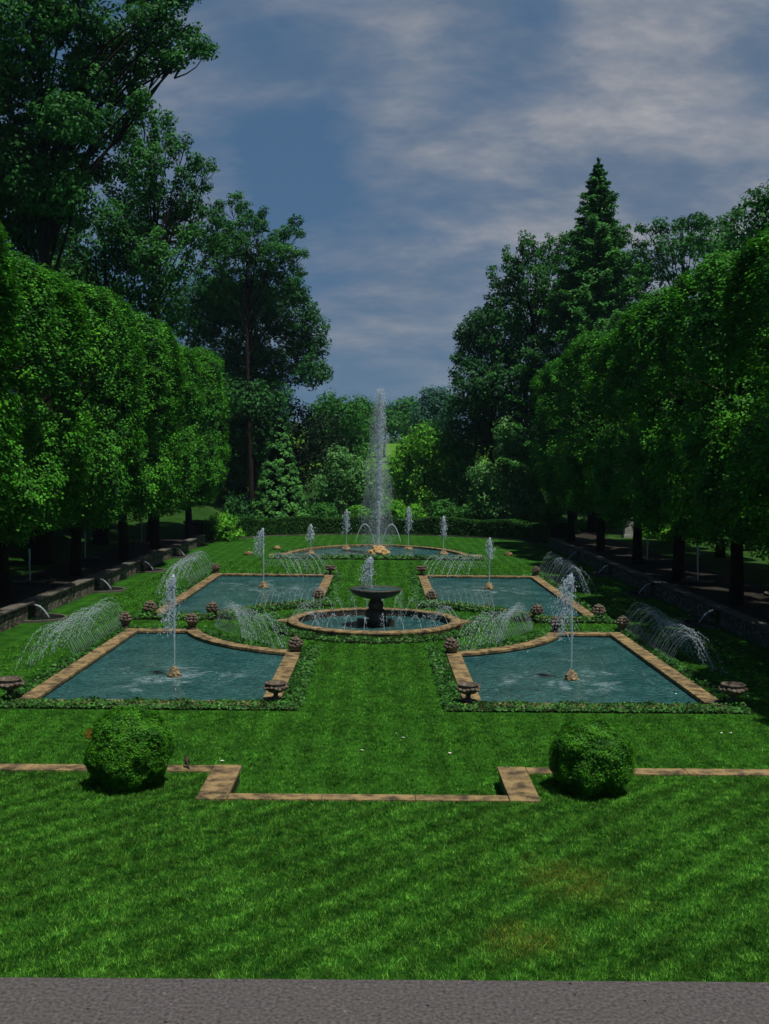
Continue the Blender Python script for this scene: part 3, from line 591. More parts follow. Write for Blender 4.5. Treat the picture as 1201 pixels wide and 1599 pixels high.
def make_basket(plinth):
    o = empty('fruit_basket')
    h = 0.14 if plinth else 0.04
    if plinth: MB().lathe([(0.20, 0), (0.20, 0.04), (0.14, 0.07), (0.12, 0.10), (0.17, 0.14)], 16).build('plinth', M['stone_grey'], o)
    MB().lathe([(0.14, h - 0.03), (0.17, h + 0.04), (0.22, h + 0.13), (0.25, h + 0.17), (0.22, h + 0.18), (0.05, h + 0.16)], 20, lobes=10, lobe=0.04).build('basket', M['stone_grey'], o)
    r_ = random.Random(4); mb = MB()
    for lv, (rr, z, k) in enumerate([(0.215, 0.20, 9), (0.19, 0.29, 8), (0.12, 0.38, 6), (0.03, 0.44, 2)]):
        for i in range(k):
            a = 2 * PI * (i + 0.5 * lv) / k; s = r_.uniform(0.055, 0.08); mb.blob((rr * math.cos(a), rr * math.sin(a), h + z + r_.uniform(-.015, .015)), (s, s, s * .85), i + lv * 9, 0.2, 8, 6)
    mb.blob((0, 0, h + 0.28), (0.16, 0.16, 0.15), 3, 0.1)
    mb.build('fruit', M['stone_grey'], o)
    return o
U = make_urn(); K0 = make_basket(False); K1 = make_basket(True)
used = {}
def place(proto, x, y, z, label, cat, group, s=1.0, rz=0):
    if proto.name not in used: used[proto.name] = 1; c = proto; c.location = (x, y, z); c.rotation_euler = (0, 0, rz); c.scale = (s, s, s)
    else: c = copy_thing(proto, (x, y, z), rz, (s, s, s))
    tag(c, label, cat, group); return c
for sx, w, q in ((-1, 'left', 'left'), (1, 'right', 'right')):
    gu = 'garlanded stone urns at the pool corners'; gb = 'carved stone fruit baskets at the pool corners'
    place(U, sx * 2.62, 28.55, RT, 'squat dark urn at the near-%s pool corner beside the central grass path' % q, 'urn', gu, 1.0, 0.3 * sx)
    place(U, sx * 9.85, 28.55, RT, 'squat garlanded urn at the outer near corner of the near-%s pool' % q, 'urn', gu, 1.12, 0.9)
    place(K0, sx * 2.68, 36.15, RT, 'stone fruit basket ending the curved rim of the near-%s pool beside the grass path' % q, 'fruit basket', gb, 1.0, 0.2)
    place(K1, sx * 7.1, 41.0, RT, 'stone fruit basket on a foot where the near-%s pool rim starts to curve' % q, 'fruit basket', gb, 1.0, 1.2)
    place(K1, sx * 9.75, 41.2, RT, 'stone fruit basket on a foot at the outer far corner of the near-%s pool' % q, 'fruit basket', gb, 1.0, 2.2)
    place(K0, sx * 6.95, 45.0, RT, 'stone fruit basket at the grass edge in front of the far-%s pool water' % q, 'fruit basket', gb, 1.08, 2.9)
    place(K0, sx * 9.6, 45.0, RT, 'stone fruit basket at the outer near corner of the far-%s pool' % q, 'fruit basket', gb, 1.12, 0.7)
    place(K0, sx * 2.7, 50.0, RT, 'stone fruit basket at the inner near corner of the far-%s pool, behind the tazza' % q, 'fruit basket', gb, 1.12, 1.7)
    place(U, sx * 2.7, 62.3, RT, ('pale stone urn' if sx < 0 else 'dark stone urn') + ' at the inner far corner of the far-%s pool' % q, 'urn', gu, 1.08, 0.1)
    place(K1, sx * 9.5, 62.5, RT, 'small stone fruit basket at the outer far corner of the far-%s pool' % q, 'fruit basket', gb, 0.95, 0.1)

# ------------------------------------------------------------------ water: jets, droplets, streams
OCT = [(1, 0, 0), (-1, 0, 0), (0, 1, 0), (0, -1, 0), (0, 0, 1), (0, 0, -1)]
OCF = [(0, 2, 4), (2, 1, 4), (1, 3, 4), (3, 0, 4), (2, 0, 5), (1, 2, 5), (3, 1, 5), (0, 3, 5)]
def drops(name, P, r, parent, m=None, stretch=1.6):
    P = np.asarray(P); n = len(P); o = np.array(OCT, float); o[:, 2] *= stretch
    V = P[:, None, :] + o[None] * np.asarray(r).reshape(-1, 1, 1)
    o = qmesh(name, V, 6, m or M['drop'], parent, tmpl=OCF); o['kind'] = 'stuff'; return o
def rockpile(root, r, h, seed, m, n=26):
    rr = random.Random(seed); mb = MB()
    for i in range(n):
        t = math.sqrt(rr.random()); a = rr.uniform(0, 2 * PI); s = r * rr.uniform(0.16, 0.27)
        mb.blob((r * .82 * t * math.cos(a), r * .82 * t * math.sin(a), h * (1 - t ** 1.5) * 0.9 + s * .2), (s, s, s * 0.8), i, 0.35, 8, 6)
    mb.blob((0, 0, 0), (r * .85, r * .85, h * .85), seed, 0.1); return mb.build('rock_mound', m, root)
def jet(x, y, z0, H, label, seed, rock=(0.22, 0.3), wide=0.2, lean=-0.12, col=0.028, nd=900, rm='rock_dark', spread=0.6, group=None, dr=0.016, name='water_jet'):
    """a vertical jet: column rising out of a small pile of rocks, and drops falling back"""
    root = empty(name, (x, y, z0)); tag(root, label, 'fountain jet', group); rng = np.random.default_rng(seed)
    if rock: rockpile(root, rock[0], rock[1], seed, M[rm])
    zb = rock[1] * 0.8 if rock else 0; n = 26; mb = MB(); pts = []; rd = []
    for i in range(n + 1):
        t = i / n; pts.append((lean * 0.25 * t * t + rng.normal(0, col * .25) * t, rng.normal(0, col * .25) * t, zb + (H - zb) * t)); rd.append(col * (0.7 + 0.9 * t + rng.uniform(-.2, .35) * t))
    mb.tube(pts, rd, 7); mb.build('column', M['drop'], root)
    # falling drops follow ballistic paths that leave the head of the jet
    k = rng.uniform(0, 1, nd) ** 0.5; f = rng.beta(1.1, 1.6, nd)                     # f: how far down it has fallen
    a = rng.uniform(0, 2 * PI, nd); sp = wide * np.abs(rng.normal(0, 1, nd)) * (0.35 + 1.0 * np.sqrt(f))
    P = np.stack([np.cos(a) * sp + lean * (0.4 + 1.3 * np.sqrt(f)), np.sin(a) * sp, H * (1 - 0.03 - f * spread) + rng.normal(0, .04, nd)], 1)
    r = dr * rng.uniform(0.5, 1.25, nd)
    # frothy head
    nh = nd // 2; d = sph(rng, nh); Ph = np.array([lean * .3, 0, H - H * .07]) + d * [wide * .45, wide * .45, H * .09] * rng.uniform(.3, 1, (nh, 1))
    drops('falling_drops', np.concatenate([P, Ph]), np.concatenate([r, dr * rng.uniform(.6, 1.3, nh)]), root)
    return root
GJ = 'single jets in the four corner pools'
jet(-6.1, 32.3, WZ, 3.12, 'tall thin jet with a frothy head rising from a rock mound in the near-left pool', 1, (0.24, 0.33), 0.15, -0.13, nd=1300, group=GJ, dr=0.015)
jet(6.12, 32.3, WZ, 3.25, 'tall thin jet with a wide drooping froth head in the near-right pool', 2, (0.24, 0.33), 0.20, -0.2, nd=1600, group=GJ, dr=0.015)
jet(-6.0, 56.4, WZ, 3.15, 'thin jet drooping left at its top in the far-left pool', 3, (0.30, 0.34), 0.16, -0.2, col=0.035, nd=500, group=GJ, dr=0.022, spread=.45)
jet(6.1, 56.5, WZ, 2.75, 'thin straight jet from a stepped rock in the far-right pool', 4, (0.30, 0.40), 0.14, 0.0, col=0.035, nd=450, group=GJ, dr=0.022, spread=.4)
G2 = 'side jets in the far half-oval pool'
for i, (x, y, H, lab) in enumerate([(-4.9, 78.4, 2.2, 'short jet nearest the left end of the far half-oval pool'), (-2.4, 83.2, 3.15, 'thin jet just left of the main jet in the far pool'),
                                    (2.5, 83.6, 3.35, 'thin jet just right of the main jet in the far pool'), (5.0, 79.0, 2.85, 'frothy jet nearest the right end of the far half-oval pool')]):
    jet(x, y, WZ, H, lab, 20 + i, (0.4, 0.28), 0.17, 0.0, col=0.045, nd=380, rm='rock_dark', spread=.6, group=G2, dr=0.03)
jet(-0.15, BY, 1.53, 1.30, 'bushy low jet bubbling out of the tazza bowl', 30, None, 0.15, -0.12, col=0.045, nd=750, spread=.9, dr=0.02)
def mainjet():
    root = empty('main_jet', (0.1, 79.0, WZ)); tag(root, 'towering central water jet with a veil of mist above golden rocks in the far pool', 'fountain jet'); rng = np.random.default_rng(77)
    rockpile(root, 0.85, 0.62, 9, M['rock'], 60)
    H = 12.35; n = 90; pts = []; rd = []
    for i in range(n + 1):
        t = i / n; pts.append((rng.normal(0, .05) * t + 0.10 * t, rng.normal(0, .05) * t, 0.4 + (H * 0.93 - 0.4) * t)); rd.append((0.11 + 0.10 * t) * (1 - 0.75 * t ** 4) * rng.uniform(.7, 1.3))
    MB().tube(pts, rd, 8).build('column', M['drop'], root)
    nd = 1900; t = rng.uniform(0.15, 1, nd); a = rng.uniform(0, 2 * PI, nd); s = np.abs(rng.normal(0, 1, nd)) * (0.10 + 0.20 * t)
    drops('column_drops', np.stack([np.cos(a) * s + .1 * t, np.sin(a) * s, 0.4 + (H - .4) * t], 1), rng.uniform(.018, .045, nd), root)
    nm = 26000; f = rng.beta(1.25, 1.2, nm); a = rng.uniform(0, 2 * PI, nm); s = np.sqrt(rng.uniform(0, 1, nm)) * (0.25 + 1.1 * np.minimum(1, f * 1.25) ** 0.8) * np.where(rng.uniform(0, 1, nm) < .25, rng.uniform(.2, .7, nm), 1) * (1 + .12 * np.sin(f * 23 + a))
    drops('mist', np.stack([np.cos(a) * s - 0.12 * f, np.sin(a) * s, np.maximum(.1, H * (1 - f) + rng.normal(0, .15, nm))], 1), rng.uniform(.007, .0135, nm), root)
    for sx in (-1, 1):
        pts = []; rd = []
        for i in range(25):
            t = i / 24; x = sx * (0.15 + 2.4 * t); z = 0.5 + 4 * 1.75 * (t * 0.93) * (1 - t * 0.93); pts.append((x * 0.62 + sx * .1, -0.3 * t, z)); rd.append(0.035)
        MB().tube(pts, rd, 6).build('side_arc', M['drop'], root)
mainjet()

def stream(mb_pts, P0, dirv, rng_len, peak, seed, r=0.011, zb=0.25, ze=0.02):
    rr = random.Random(seed); P0 = Vector(P0); d = Vector(dirv).normalized(); n = 30; mb = MB(); seg = []
    for i in range(n + 1):
        t = i / n; z = zb + (ze - zb) * t + 4 * (peak - (zb + ze) / 2) * t * (1 - t)
        seg.append(Vector((P0.x + d.x * rng_len * t, P0.y + d.y * rng_len * t, z)))
    pts = []; rd = []; i = 0
    for i, q in enumerate(seg[:-1]):
        t = i / n; j = Vector((rr.gauss(0, .012), rr.gauss(0, .012), rr.gauss(0, .012))) * (t * 2)
        if t < .12: pts.append(q); rd.append(r * .8)
        else:
            nx = seg[i + 1]; f = rr.uniform(.25, .5)
            pts += [q + j, q.lerp(nx, f) + j, q.lerp(nx, f + .3) + j]; rd += [r * .12, r * rr.uniform(.7, 1.7), r * .15]
    mb.tube(pts, rd, 5)
    return mb
def spray_row(label, starts, dirs, length, peak, r=0.011, seed=0, group='rows of thin arching streams over the pool rims', zb=0.25):
    c = Vector((sum(s[0] for s in starts) / len(starts), sum(s[1] for s in starts) / len(starts), 0)); root = empty('stream_row', c); tag(root, label, 'water streams', group)
    for i, (s, d) in enumerate(zip(starts, dirs)):
        rr = random.Random(seed * 100 + i)
        mb = stream(None, (s[0], s[1], 0), d, length * rr.uniform(.82, 1.15), peak * rr.uniform(.84, 1.1), seed * 100 + i, r, zb)
        mb.v = [(x - c.x, y - c.y, z) for x, y, z in mb.v]; mb.build('stream', M['drop'], root)
    g = np.random.default_rng(seed + 900); m = len(starts) * 26; k = g.integers(0, len(starts), m); t = g.uniform(.3, 1, m)
    A = np.array([q[:2] for q in starts], float)[k]; D = np.array([q[:2] for q in dirs], float)[k]; D = D / np.linalg.norm(D, axis=1, keepdims=True)
    L = (length * g.uniform(.85, 1.15, m) * t)[:, None]; z = zb * (1 - t) + 4 * (peak - zb / 2) * t * (1 - t) * g.uniform(.8, 1.08, m)
    drops('spray_drops', np.column_stack([A + D * L - [c.x, c.y] + g.normal(0, .05, (m, 2)), np.maximum(z, .03)]), r * g.uniform(.5, 1.3, m), root)
for sx, w in ((-1, 'left'), (1, 'right')):
    ys = [34.6 + 0.25 * i for i in range(30)]
    ys = [34.4 + 0.185 * i for i in range(42)]
    spray_row('row of thin streams arching over the outer long rim of the near-%s pool' % w, [(sx * 9.8, y) for i, y in enumerate(ys)], [(sx * .62, -.78, 0)] * len(ys), 2.0, 1.25, 0.0085, 1 + sx)
    ys = [55.5 + 0.36 * i for i in range(24)]
    spray_row('row of thin streams arching over the outer long rim of the far-%s pool' % w, [(sx * 9.8, y) for y in ys], [(sx * .45, -.89, 0)] * len(ys), 2.8, 1.45, 0.012, 5 + sx)
    ang = [math.radians(270 + sx * (41 + 1.0 * i)) for i in range(36)]
    st = [(6.45 * math.cos(a), BY + 6.45 * math.sin(a)) for a in ang]
    spray_row('fan of thin streams arching over the curved rim into the near-%s pool' % w, st, [(-sx * 0.62, -0.78, 0)] * len(ang), 2.3, 1.25, 0.0085, 9 + sx)
    st = [(sx * (4.2 + 0.17 * i), 66.0) for i in range(18)]
    spray_row('fan of thin streams arching over the far rim into the far-%s pool' % w, st, [(-sx * 0.42, -0.9, 0)] * len(st), 4.3, 1.2, 0.012, 13 + sx)
    ang = [math.radians(90 - sx * (24 + 3.0 * i)) for i in range(12)]
    st = [(6.3 * math.cos(a), BY + 6.3 * math.sin(a)) for a in ang]
    spray_row('fan of thin streams arching over the curved ivy edge into the far-%s pool' % w, st, [(-sx * 0.1, 0.9, 0)] * len(st), 2.4, 0.8, 0.007, 17 + sx)
ang = [2 * PI * (i + .5) / 28 for i in range(28)]
spray_row('ring of small arching streams falling inward over the rim of the round basin', [(3.42 * math.cos(a), BY + 3.42 * math.sin(a)) for a in ang], [(-math.cos(a), -math.sin(a), 0) for a in ang], 1.05, 0.85, 0.013, 40, group='small arcs', zb=0.34)
rr = random.Random(3)
# curtain dripping from the tazza
root = empty('stream_row', (0.05, BY, 0)); tag(root, 'thin threads of water dripping from the edge of the tazza bowl', 'water streams')
for a in (0.15, 0.5, 2.6, 2.95, 3.4, 5.9, 1.2, 1.9):
    MB().tube([(1.08 * math.cos(a), 1.08 * math.sin(a), 1.5 - 0.15 * i) for i in range(10)], [0.010 - .0005 * i for i in range(10)], 5).build('stream', M['drop'], root)

# ------------------------------------------------------------------ ivy borders
def ivy(label, A, B, h, dens, size, seed, ragged=0.10):
    """leafy band between two polylines"""
    rng = np.random.default_rng(seed); Ps = []; Ns = []
    for i in range(len(A) - 1):
        a0, a1, b0, b1 = [np.array(q, float) for q in (A[i], A[i + 1], B[i], B[i + 1])]
        L = (np.linalg.norm(a1 - a0) + np.linalg.norm(b1 - b0)) / 2; w = np.linalg.norm(b0 - a0); n = int(L * w * dens)
        t = rng.uniform(0, 1, n)[:, None]; u = rng.uniform(-ragged, 1 + ragged * .3, n)[:, None]
        p = (a0 * (1 - t) + a1 * t) * (1 - u) + (b0 * (1 - t) + b1 * t) * u
        prof = np.clip(1.15 - np.abs(u[:, 0] - .5) ** 2 * 2.6, .35, 1)
        bump = np.array([0.75 + 0.5 * noise.noise(Vector((q[0] * 2.2, q[1] * 2.2, seed))) for q in p])
        z = h * prof * bump * np.sqrt(rng.uniform(0.0, 1, n)) + 0.03
        Ps.append(np.column_stack([p, z])); side = (u - .5) * (b0 - a0)[None] / max(w, .1)
        Ns.append(np.column_stack([side, np.full(n, .55)]))
    P = np.concatenate(Ps); Nn = unit(np.concatenate(Ns))
    o = qmesh('ivy', leaves(rng, P, Nn, size, .35, 1.0, 0.9), 4, M['ivy']); tag(o, label, 'ground cover', kind='stuff')
    mb = MB().strip(A, B, 0.004, 0.03 + h * .25); s = mb.build('soil_bed', M['soil']); tag(s, kind='structure')
for sx, w in ((-1, 'left'), (1, 'right')):
    X = lambda L: [(sx * x, y) for x, y in L]
    ivy('ivy strip along the near edge of the near-%s pool' % w, X([(1.95, 27.95), (6, 27.95), (10.1, 27.95)]), X([(1.95, 28.52), (6, 28.62), (10.1, 28.52)]), 0.20, 650, 0.075, 1)
    ivy('ivy bed between the central grass path and the near-%s pool' % w, X([(1.95, 28.2), (1.95, 32), (1.9, 38)]), X([(2.49, 28.2), (2.49, 32), (2.49, 36.6)]), 0.19, 560, 0.085, 2)
    ivy('ivy strip outside the long rim of the near-%s pool' % w, X([(10.15, 28.2), (10.15, 35), (10.15, 41.4)]), X([(9.63, 28.2), (9.63, 35), (9.63, 41.4)]), 0.26, 480, 0.09, 3)
    ivy('ivy strip on the far edge of the near-%s pool' % w, X([(6.9, 41.5), (9.6, 41.5)]), X([(6.9, 41.01), (9.6, 41.01)]), 0.24, 420, 0.09, 4)
    ar = arcpts(6.45, math.radians(-70), math.radians(-14), 14); br = arcpts(7.09, math.radians(-69), math.radians(-15.5), 14)
    ivy('ivy strip inside the concave rim of the near-%s pool' % w, X(ar), X(br), 0.24, 420, 0.09, 5)
    ar = arcpts(6.35, math.radians(15), math.radians(70), 14); br = arcpts(7.09, math.radians(15.5), math.radians(69), 14)
    ivy('ivy strip in front of the concave edge of the far-%s pool' % w, X(ar), X(br), 0.40, 420, 0.10, 6)
    ivy('ivy strip in front of the straight near edge of the far-%s pool' % w, X([(6.8, 44.2), (10.2, 44.2)]), X([(6.8, 44.79), (9.7, 44.79)]), 0.38, 420, 0.10, 7)
    ivy('ivy bed between the grass path and the far-%s pool' % w, X([(1.95, 48.8), (1.95, 56), (1.95, 62.6)]), X([(2.49, 49.4), (2.49, 56), (2.49, 62.6)]), 0.24, 300, 0.12, 8)
    ivy('ivy strip outside the long rim of the far-%s pool' % w, X([(10.1, 44.5), (10.1, 54), (10.1, 63)]), X([(9.63, 44.5), (9.63, 54), (9.63, 63)]), 0.26, 300, 0.12, 9)
    ivy('ivy strip on the far edge of the far-%s pool' % w, X([(2, 63.0), (6, 63.0), (10.0, 63.0)]), X([(2, 62.52), (6, 62.52), (10.0, 62.52)]), 0.22, 250, 0.12, 10)
ivy('ivy ring around the round basin', arcpts(4.2, 0, 2 * PI, 48), arcpts(3.62, 0, 2 * PI, 48), 0.25, 420, 0.085, 11)
ivy('ivy strip in front of the far half-oval pool', [(-7.6, 74.2), (0, 74.2), (7.6, 74.2)], [(-7.6, 74.82), (0, 74.82), (7.6, 74.82)], 0.34, 300, 0.14, 12)
ivy('ivy strip curling behind the far half-oval pool', [(7.7 * math.cos(t), 75.3 + 12.5 * math.sin(t)) for t in [PI * i / 30 for i in range(2, 29)]], [(6.95 * math.cos(t), 75.3 + 11.6 * math.sin(t)) for t in [PI * i / 30 for i in range(2, 29)]], 0.14, 220, 0.14, 13)

# ------------------------------------------------------------------ side retaining walls, wall basins, grove basins
ordn = ['nearest', 'second', 'third', 'farthest']
for sx, w in ((-1, 'left'), (1, 'right')):
    root = empty('retaining_wall', (sx * WX, 55, 0)); tag(root, 'low rubble stone retaining wall with flat coping below the %s row of lindens' % w, 'wall')
    gaps = [44.3, 54.6, 64.8, 75.2]; y = 21.5
    mb = MB(); mc = MB()
    a, b = sorted((sx * 0.0, sx * 0.42)); c_, d_ = sorted((-sx * 0.07, sx * 0.52))
    for g in gaps + [99]:
        e = min(g - 0.55, 88.2); mb.box(a, b, y - 55, e - 55, -0.1, 0.66)
        yy = y
        while yy < e + (1.1 if g < 90 else 0) - .05:
            q = min(yy + 1.6, e + (1.1 if g < 90 else 0)); mc.box(c_, d_, yy + .004 - 55, q - .004 - 55, 0.661, 0.745); yy = q
        y = g + 0.55
    mb.build('rubble_face', M['rubble'], root); mc.build('coping', M['pathm'], root, bevel=0.01)
    mb = MB()
    for g in gaps: a, b = sorted((sx * 0.25, sx * 0.43)); mb.box(a, b, g - .545 - 55, g + .545 - 55, -0.1, 0.655)
    mb.build('niche', M['stone_dark'], root)
    for i, g in enumerate(gaps):
        r = empty('wall_basin', (sx * (WX - 0.03), g, 0)); tag(r, '%s half-round lily basin with a pale rim at the foot of the %s retaining wall' % (ordn[i], w), 'basin', 'half-round basins along the retaining walls')
        n = 28; O = [(-sx * 1.42 * math.sin(PI * k / n), -1.15 * math.cos(PI * k / n)) for k in range(n + 1)]; I = [(-sx * 1.30 * math.sin(PI * k / n), -1.03 * math.cos(PI * k / n)) for k in range(n + 1)]
        MB().strip(O, I, -0.02, 0.10).build('rim', M['pathm'], r, bevel=0.01)
        o = MB().add([(x, yv, 0.02) for x, yv in I], [tuple(range(n + 1))]).build('basin_water', M['deepwater'] if 'deepwater' in M else M.setdefault('deepwater', mat('dark_water', (0.004, 0.008, 0.007), 0.1, 0.5)), r)
        MB().tube([(sx * 0.2, 0, 0.62), (-sx * 0.1, 0, 0.60)], [0.07, 0.05], 8).build('spout', M['stone_grey'], r)
        mb = MB(); mb.tube([(-sx * (0.08 + 0.62 * t), -0.05 * t, 0.60 - 0.52 * t * t) for t in [k / 8 for k in range(9)]], [0.035 - 0.001 * k for k in range(9)], 7); mb.build('spout_stream', M['drop'], r)
    # grove basins with a pencil jet
    for i, (bx, by) in enumerate([(17.2, 52.5), (18.2, 66.0), (17.8, 80)]):
        if sx > 0: bx, by = [(16.9, 55.2), (19.2, 49.5), (17.5, 68)][i]
        nm = [['nearest', 'middle', 'farthest'], ['middle', 'nearest', 'farthest']][sx > 0][i]
        r = empty('grove_basin', (sx * bx, by, 0.62)); tag(r, '%s shallow round basin with a pencil jet under the %s lindens' % (nm, w), 'basin', 'round basins with pencil jets under the lindens')
        MB().lathe([(0.80, 0.0), (0.84, 0.10), (0.82, 0.14), (0.74, 0.14), (0.72, 0.08)], 32).build('rim', M['pathm'], r)
        MB().lathe([(0.72, 0.082), (0.72, 0.09)], 32).build('basin_water', M['deepwater'], r)
        rng = np.random.default_rng(i + 50); hh = 1.9 if sx > 0 else 1.6
        MB().tube([(rng.normal(0, .01), rng.normal(0, .01), 0.09 + hh * k / 12) for k in range(13)], [0.035 + 0.03 * k / 12 for k in range(13)], 6).build('pencil_jet', M['drop'], r)

# pale kerb closing the far end of the lawn
cur = lambda o: [((14.45 + o) * math.cos(PI * i / 60), 88 + (13.95 + o) * math.sin(PI * i / 60)) for i in range(61)]
mb = MB().strip(cur(0.3), cur(0), -0.05, 0.09); o = mb.build('kerb', M['pathm']); tag(o, 'pale curved stone kerb closing the far end of the lawn before the hedge', 'kerb')
# ground sprinklers/lights on far lawn: small stone pieces
for i, (px, py, lab) in enumerate([(388, 867, 'small tan stone block on the grass left of the far pool'), (433, 858, 'tiny pale stone lying left of the far half-oval pool'), (793, 868, 'small tan stone block on the grass right of the far pool')]):
    r_ = Fv + R2 * ((px - 600.5) / FPX) - U2 * ((py - 799.5) / FPX); t = -CH / r_.z; p = Vector((CX, 0, CH)) + r_ * t
    o = MB().blob((0, 0, 0.1), (0.32, 0.26, 0.2), i, 0.3, 9, 7).build('stone_block', M['stone']); o.location = p; tag(o, lab, 'stone')

# ------------------------------------------------------------------ hedge
def hedge():
    rng = np.random.default_rng(12); n = 90000; t = rng.uniform(0, 1, n); a = PI * (0.03 + 0.94 * t)
    u = rng.uniform(-1, 1, n); v = rng.uniform(0, 1, n); face = rng.uniform(0, 1, n)
    # cross-section: rounded box 1.6 wide, 1.75 high
    hh = 1.70 + 0.12 * np.sin(t * 40) + np.array([0.18 * noise.noise(Vector((q * 30, 0, 0))) for q in t])
    w = 0.85; o = np.where(face < 0.5, -w, np.where(face < .62, w, u * w)); z = np.where(face < 0.62, v * hh, hh)
    o = o + rng.normal(0, .06, n); z = z - np.abs(rng.normal(0, .06, n)) - np.where(face < .62, 0, (np.abs(u) ** 4) * .2)
    R = 15.6 + o; P = np.stack([R * np.cos(a), 88 + (R - 0.6) * np.sin(a), z], 1)
    nr = np.stack([np.cos(a) * np.sign(o), np.sin(a) * np.sign(o), np.where(face < .62, .1, 1.5)], 1)
    root = empty('hedge', (0, 88, 0)); tag(root, 'long low dark clipped hedge curving behind the far pool', 'hedge')
    P[:, 1] -= 88; qmesh('foliage', leaves(rng, P, unit(nr), 0.17, .3, .9), 4, M['hedge'], root)
    c = lambda o: [((15.6 + o) * math.cos(PI * (0.03 + .94 * i / 40)), (15.0 + o) * math.sin(PI * (.03 + .94 * i / 40))) for i in range(41)]
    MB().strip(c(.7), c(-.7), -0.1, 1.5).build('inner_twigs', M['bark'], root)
hedge()

# ------------------------------------------------------------------ clipped linden rows
def linden_mesh(seed, n_cl, per, size):
    """crown of a clipped linden as a tall rounded block, in the tree's own coordinates (base at 0)"""
    rng = np.random.default_rng(seed); ax, ay, az, cz = 3.0, 4.4, 6.0, 9.0
    d = sph(rng, n_cl); d = np.sign(d) * np.abs(d) ** 0.55; d = unit(d)
    p = 4.0; k = 1 / (np.abs(d) ** p).sum(1) ** (1 / p)
    pit = np.array([max(0.0, noise.noise(Vector((q[0] * 2.2, q[1] * 3.2, q[2] * 2.4)) + Vector((seed * 2.0, 0, 0))) - .06) for q in d])
    pit = np.where(d[:, 2] > .75, pit * .4, pit)
    rad = (1 - np.abs(rng.normal(0, .05, n_cl))) * (1 - .95 * pit)
    C = d * k[:, None] * rad[:, None] * [ax, ay, az]
    # drooping ragged lower skirts
    C[:, 2] = np.where(C[:, 2] < -az * .8, C[:, 2] + rng.uniform(-.6, .9, n_cl), C[:, 2]); C[:, 2] += cz
    cr = rng.uniform(.22, .55, n_cl); kk = rng.poisson(per * (cr / .5) ** 2) + 3; idx = np.repeat(np.arange(n_cl), kk)
    dd = sph(rng, len(idx)); dd[:, 2] *= .6
    P = C[idx] + dd * cr[idx][:, None] * np.cbrt(rng.uniform(.15, 1, len(idx)))[:, None]
    return P, unit(dd * .7 + d[idx] * .8), rng
def make_linden(seed):
    root = empty('linden_tree')
    P, Nn, rng = linden_mesh(seed, 3300, 40, 0.15)
    qmesh('crown', leaves(rng, P, Nn, 0.138, 1.1, .7, .8), 4, M['linden'], root)
    mb = MB(); h = 12.5
    mb.tube([(0.06 * math.sin(k * 1.3 + seed), 0.06 * math.cos(k * 1.7), -0.2 + h * k / 8) for k in range(9)], [0.36, .29, .26, .24, .20, .16, .12, .08, .04], 10)
    for k in range(16):
        z = 3.2 + k * .6; a = k * 2.4; limb(mb, (0, 0, z), (2.6 * math.cos(a), 4.3 * math.sin(a), z + 1.6), .09, .02, rng, 5, .05, 6)
    mb.build('trunk', M['bark'], root); return root
protos = [make_linden(s) for s in (1, 2, 3)]
free = [True] * 3
ys_row = [26.5, 36.2, 46.0, 56.0, 65.6, 75.6, 85.8]
place_words = ['first', 'second', 'third', 'fourth', 'fifth', 'sixth', 'last']
for sx, w in ((-1, 'left'), (1, 'right')):
    for i, y in enumerate(ys_row):
        k = (i + (sx > 0)) % 3
        sc = (1 + 0.04 * math.sin(i * 2.1 + sx), 1.0, 1.0 + 0.03 * math.sin(i * 3.7 + sx * 2))
        x = sx * 16.0 + 0.3 * math.sin(i * 5.1)
        if sx < 0 and i == 6: x += 0.7; y += 1
        if free[k]: t = protos[k]; free[k] = False; t.location = (x, y, .6); t.scale = sc; t.rotation_euler = (0, 0, 0)
        else: t = copy_thing(protos[k], (x, y, .6), PI * (i % 2), sc)
        tag(t, '%s clipped linden from the camera in the inner %s row beside the lawn' % (place_words[i], w), 'tree', 'clipped linden trees in the inner %s row' % w)
    for i, y in enumerate([31, 41.5, 51.5, 61.5, 71.5, 81.5]):
        k = (i * 2 + (sx > 0)) % 3
        t = copy_thing(protos[k], (sx * 23.4, y, TZ(sx * 23.4, y)), PI * ((i + 1) % 2), (1, 1, 1.0))
        tag(t, '%s shaded linden from the camera in the outer %s row behind the front lindens' % (place_words[i], w), 'tree', 'linden trees in the outer %s row' % w)

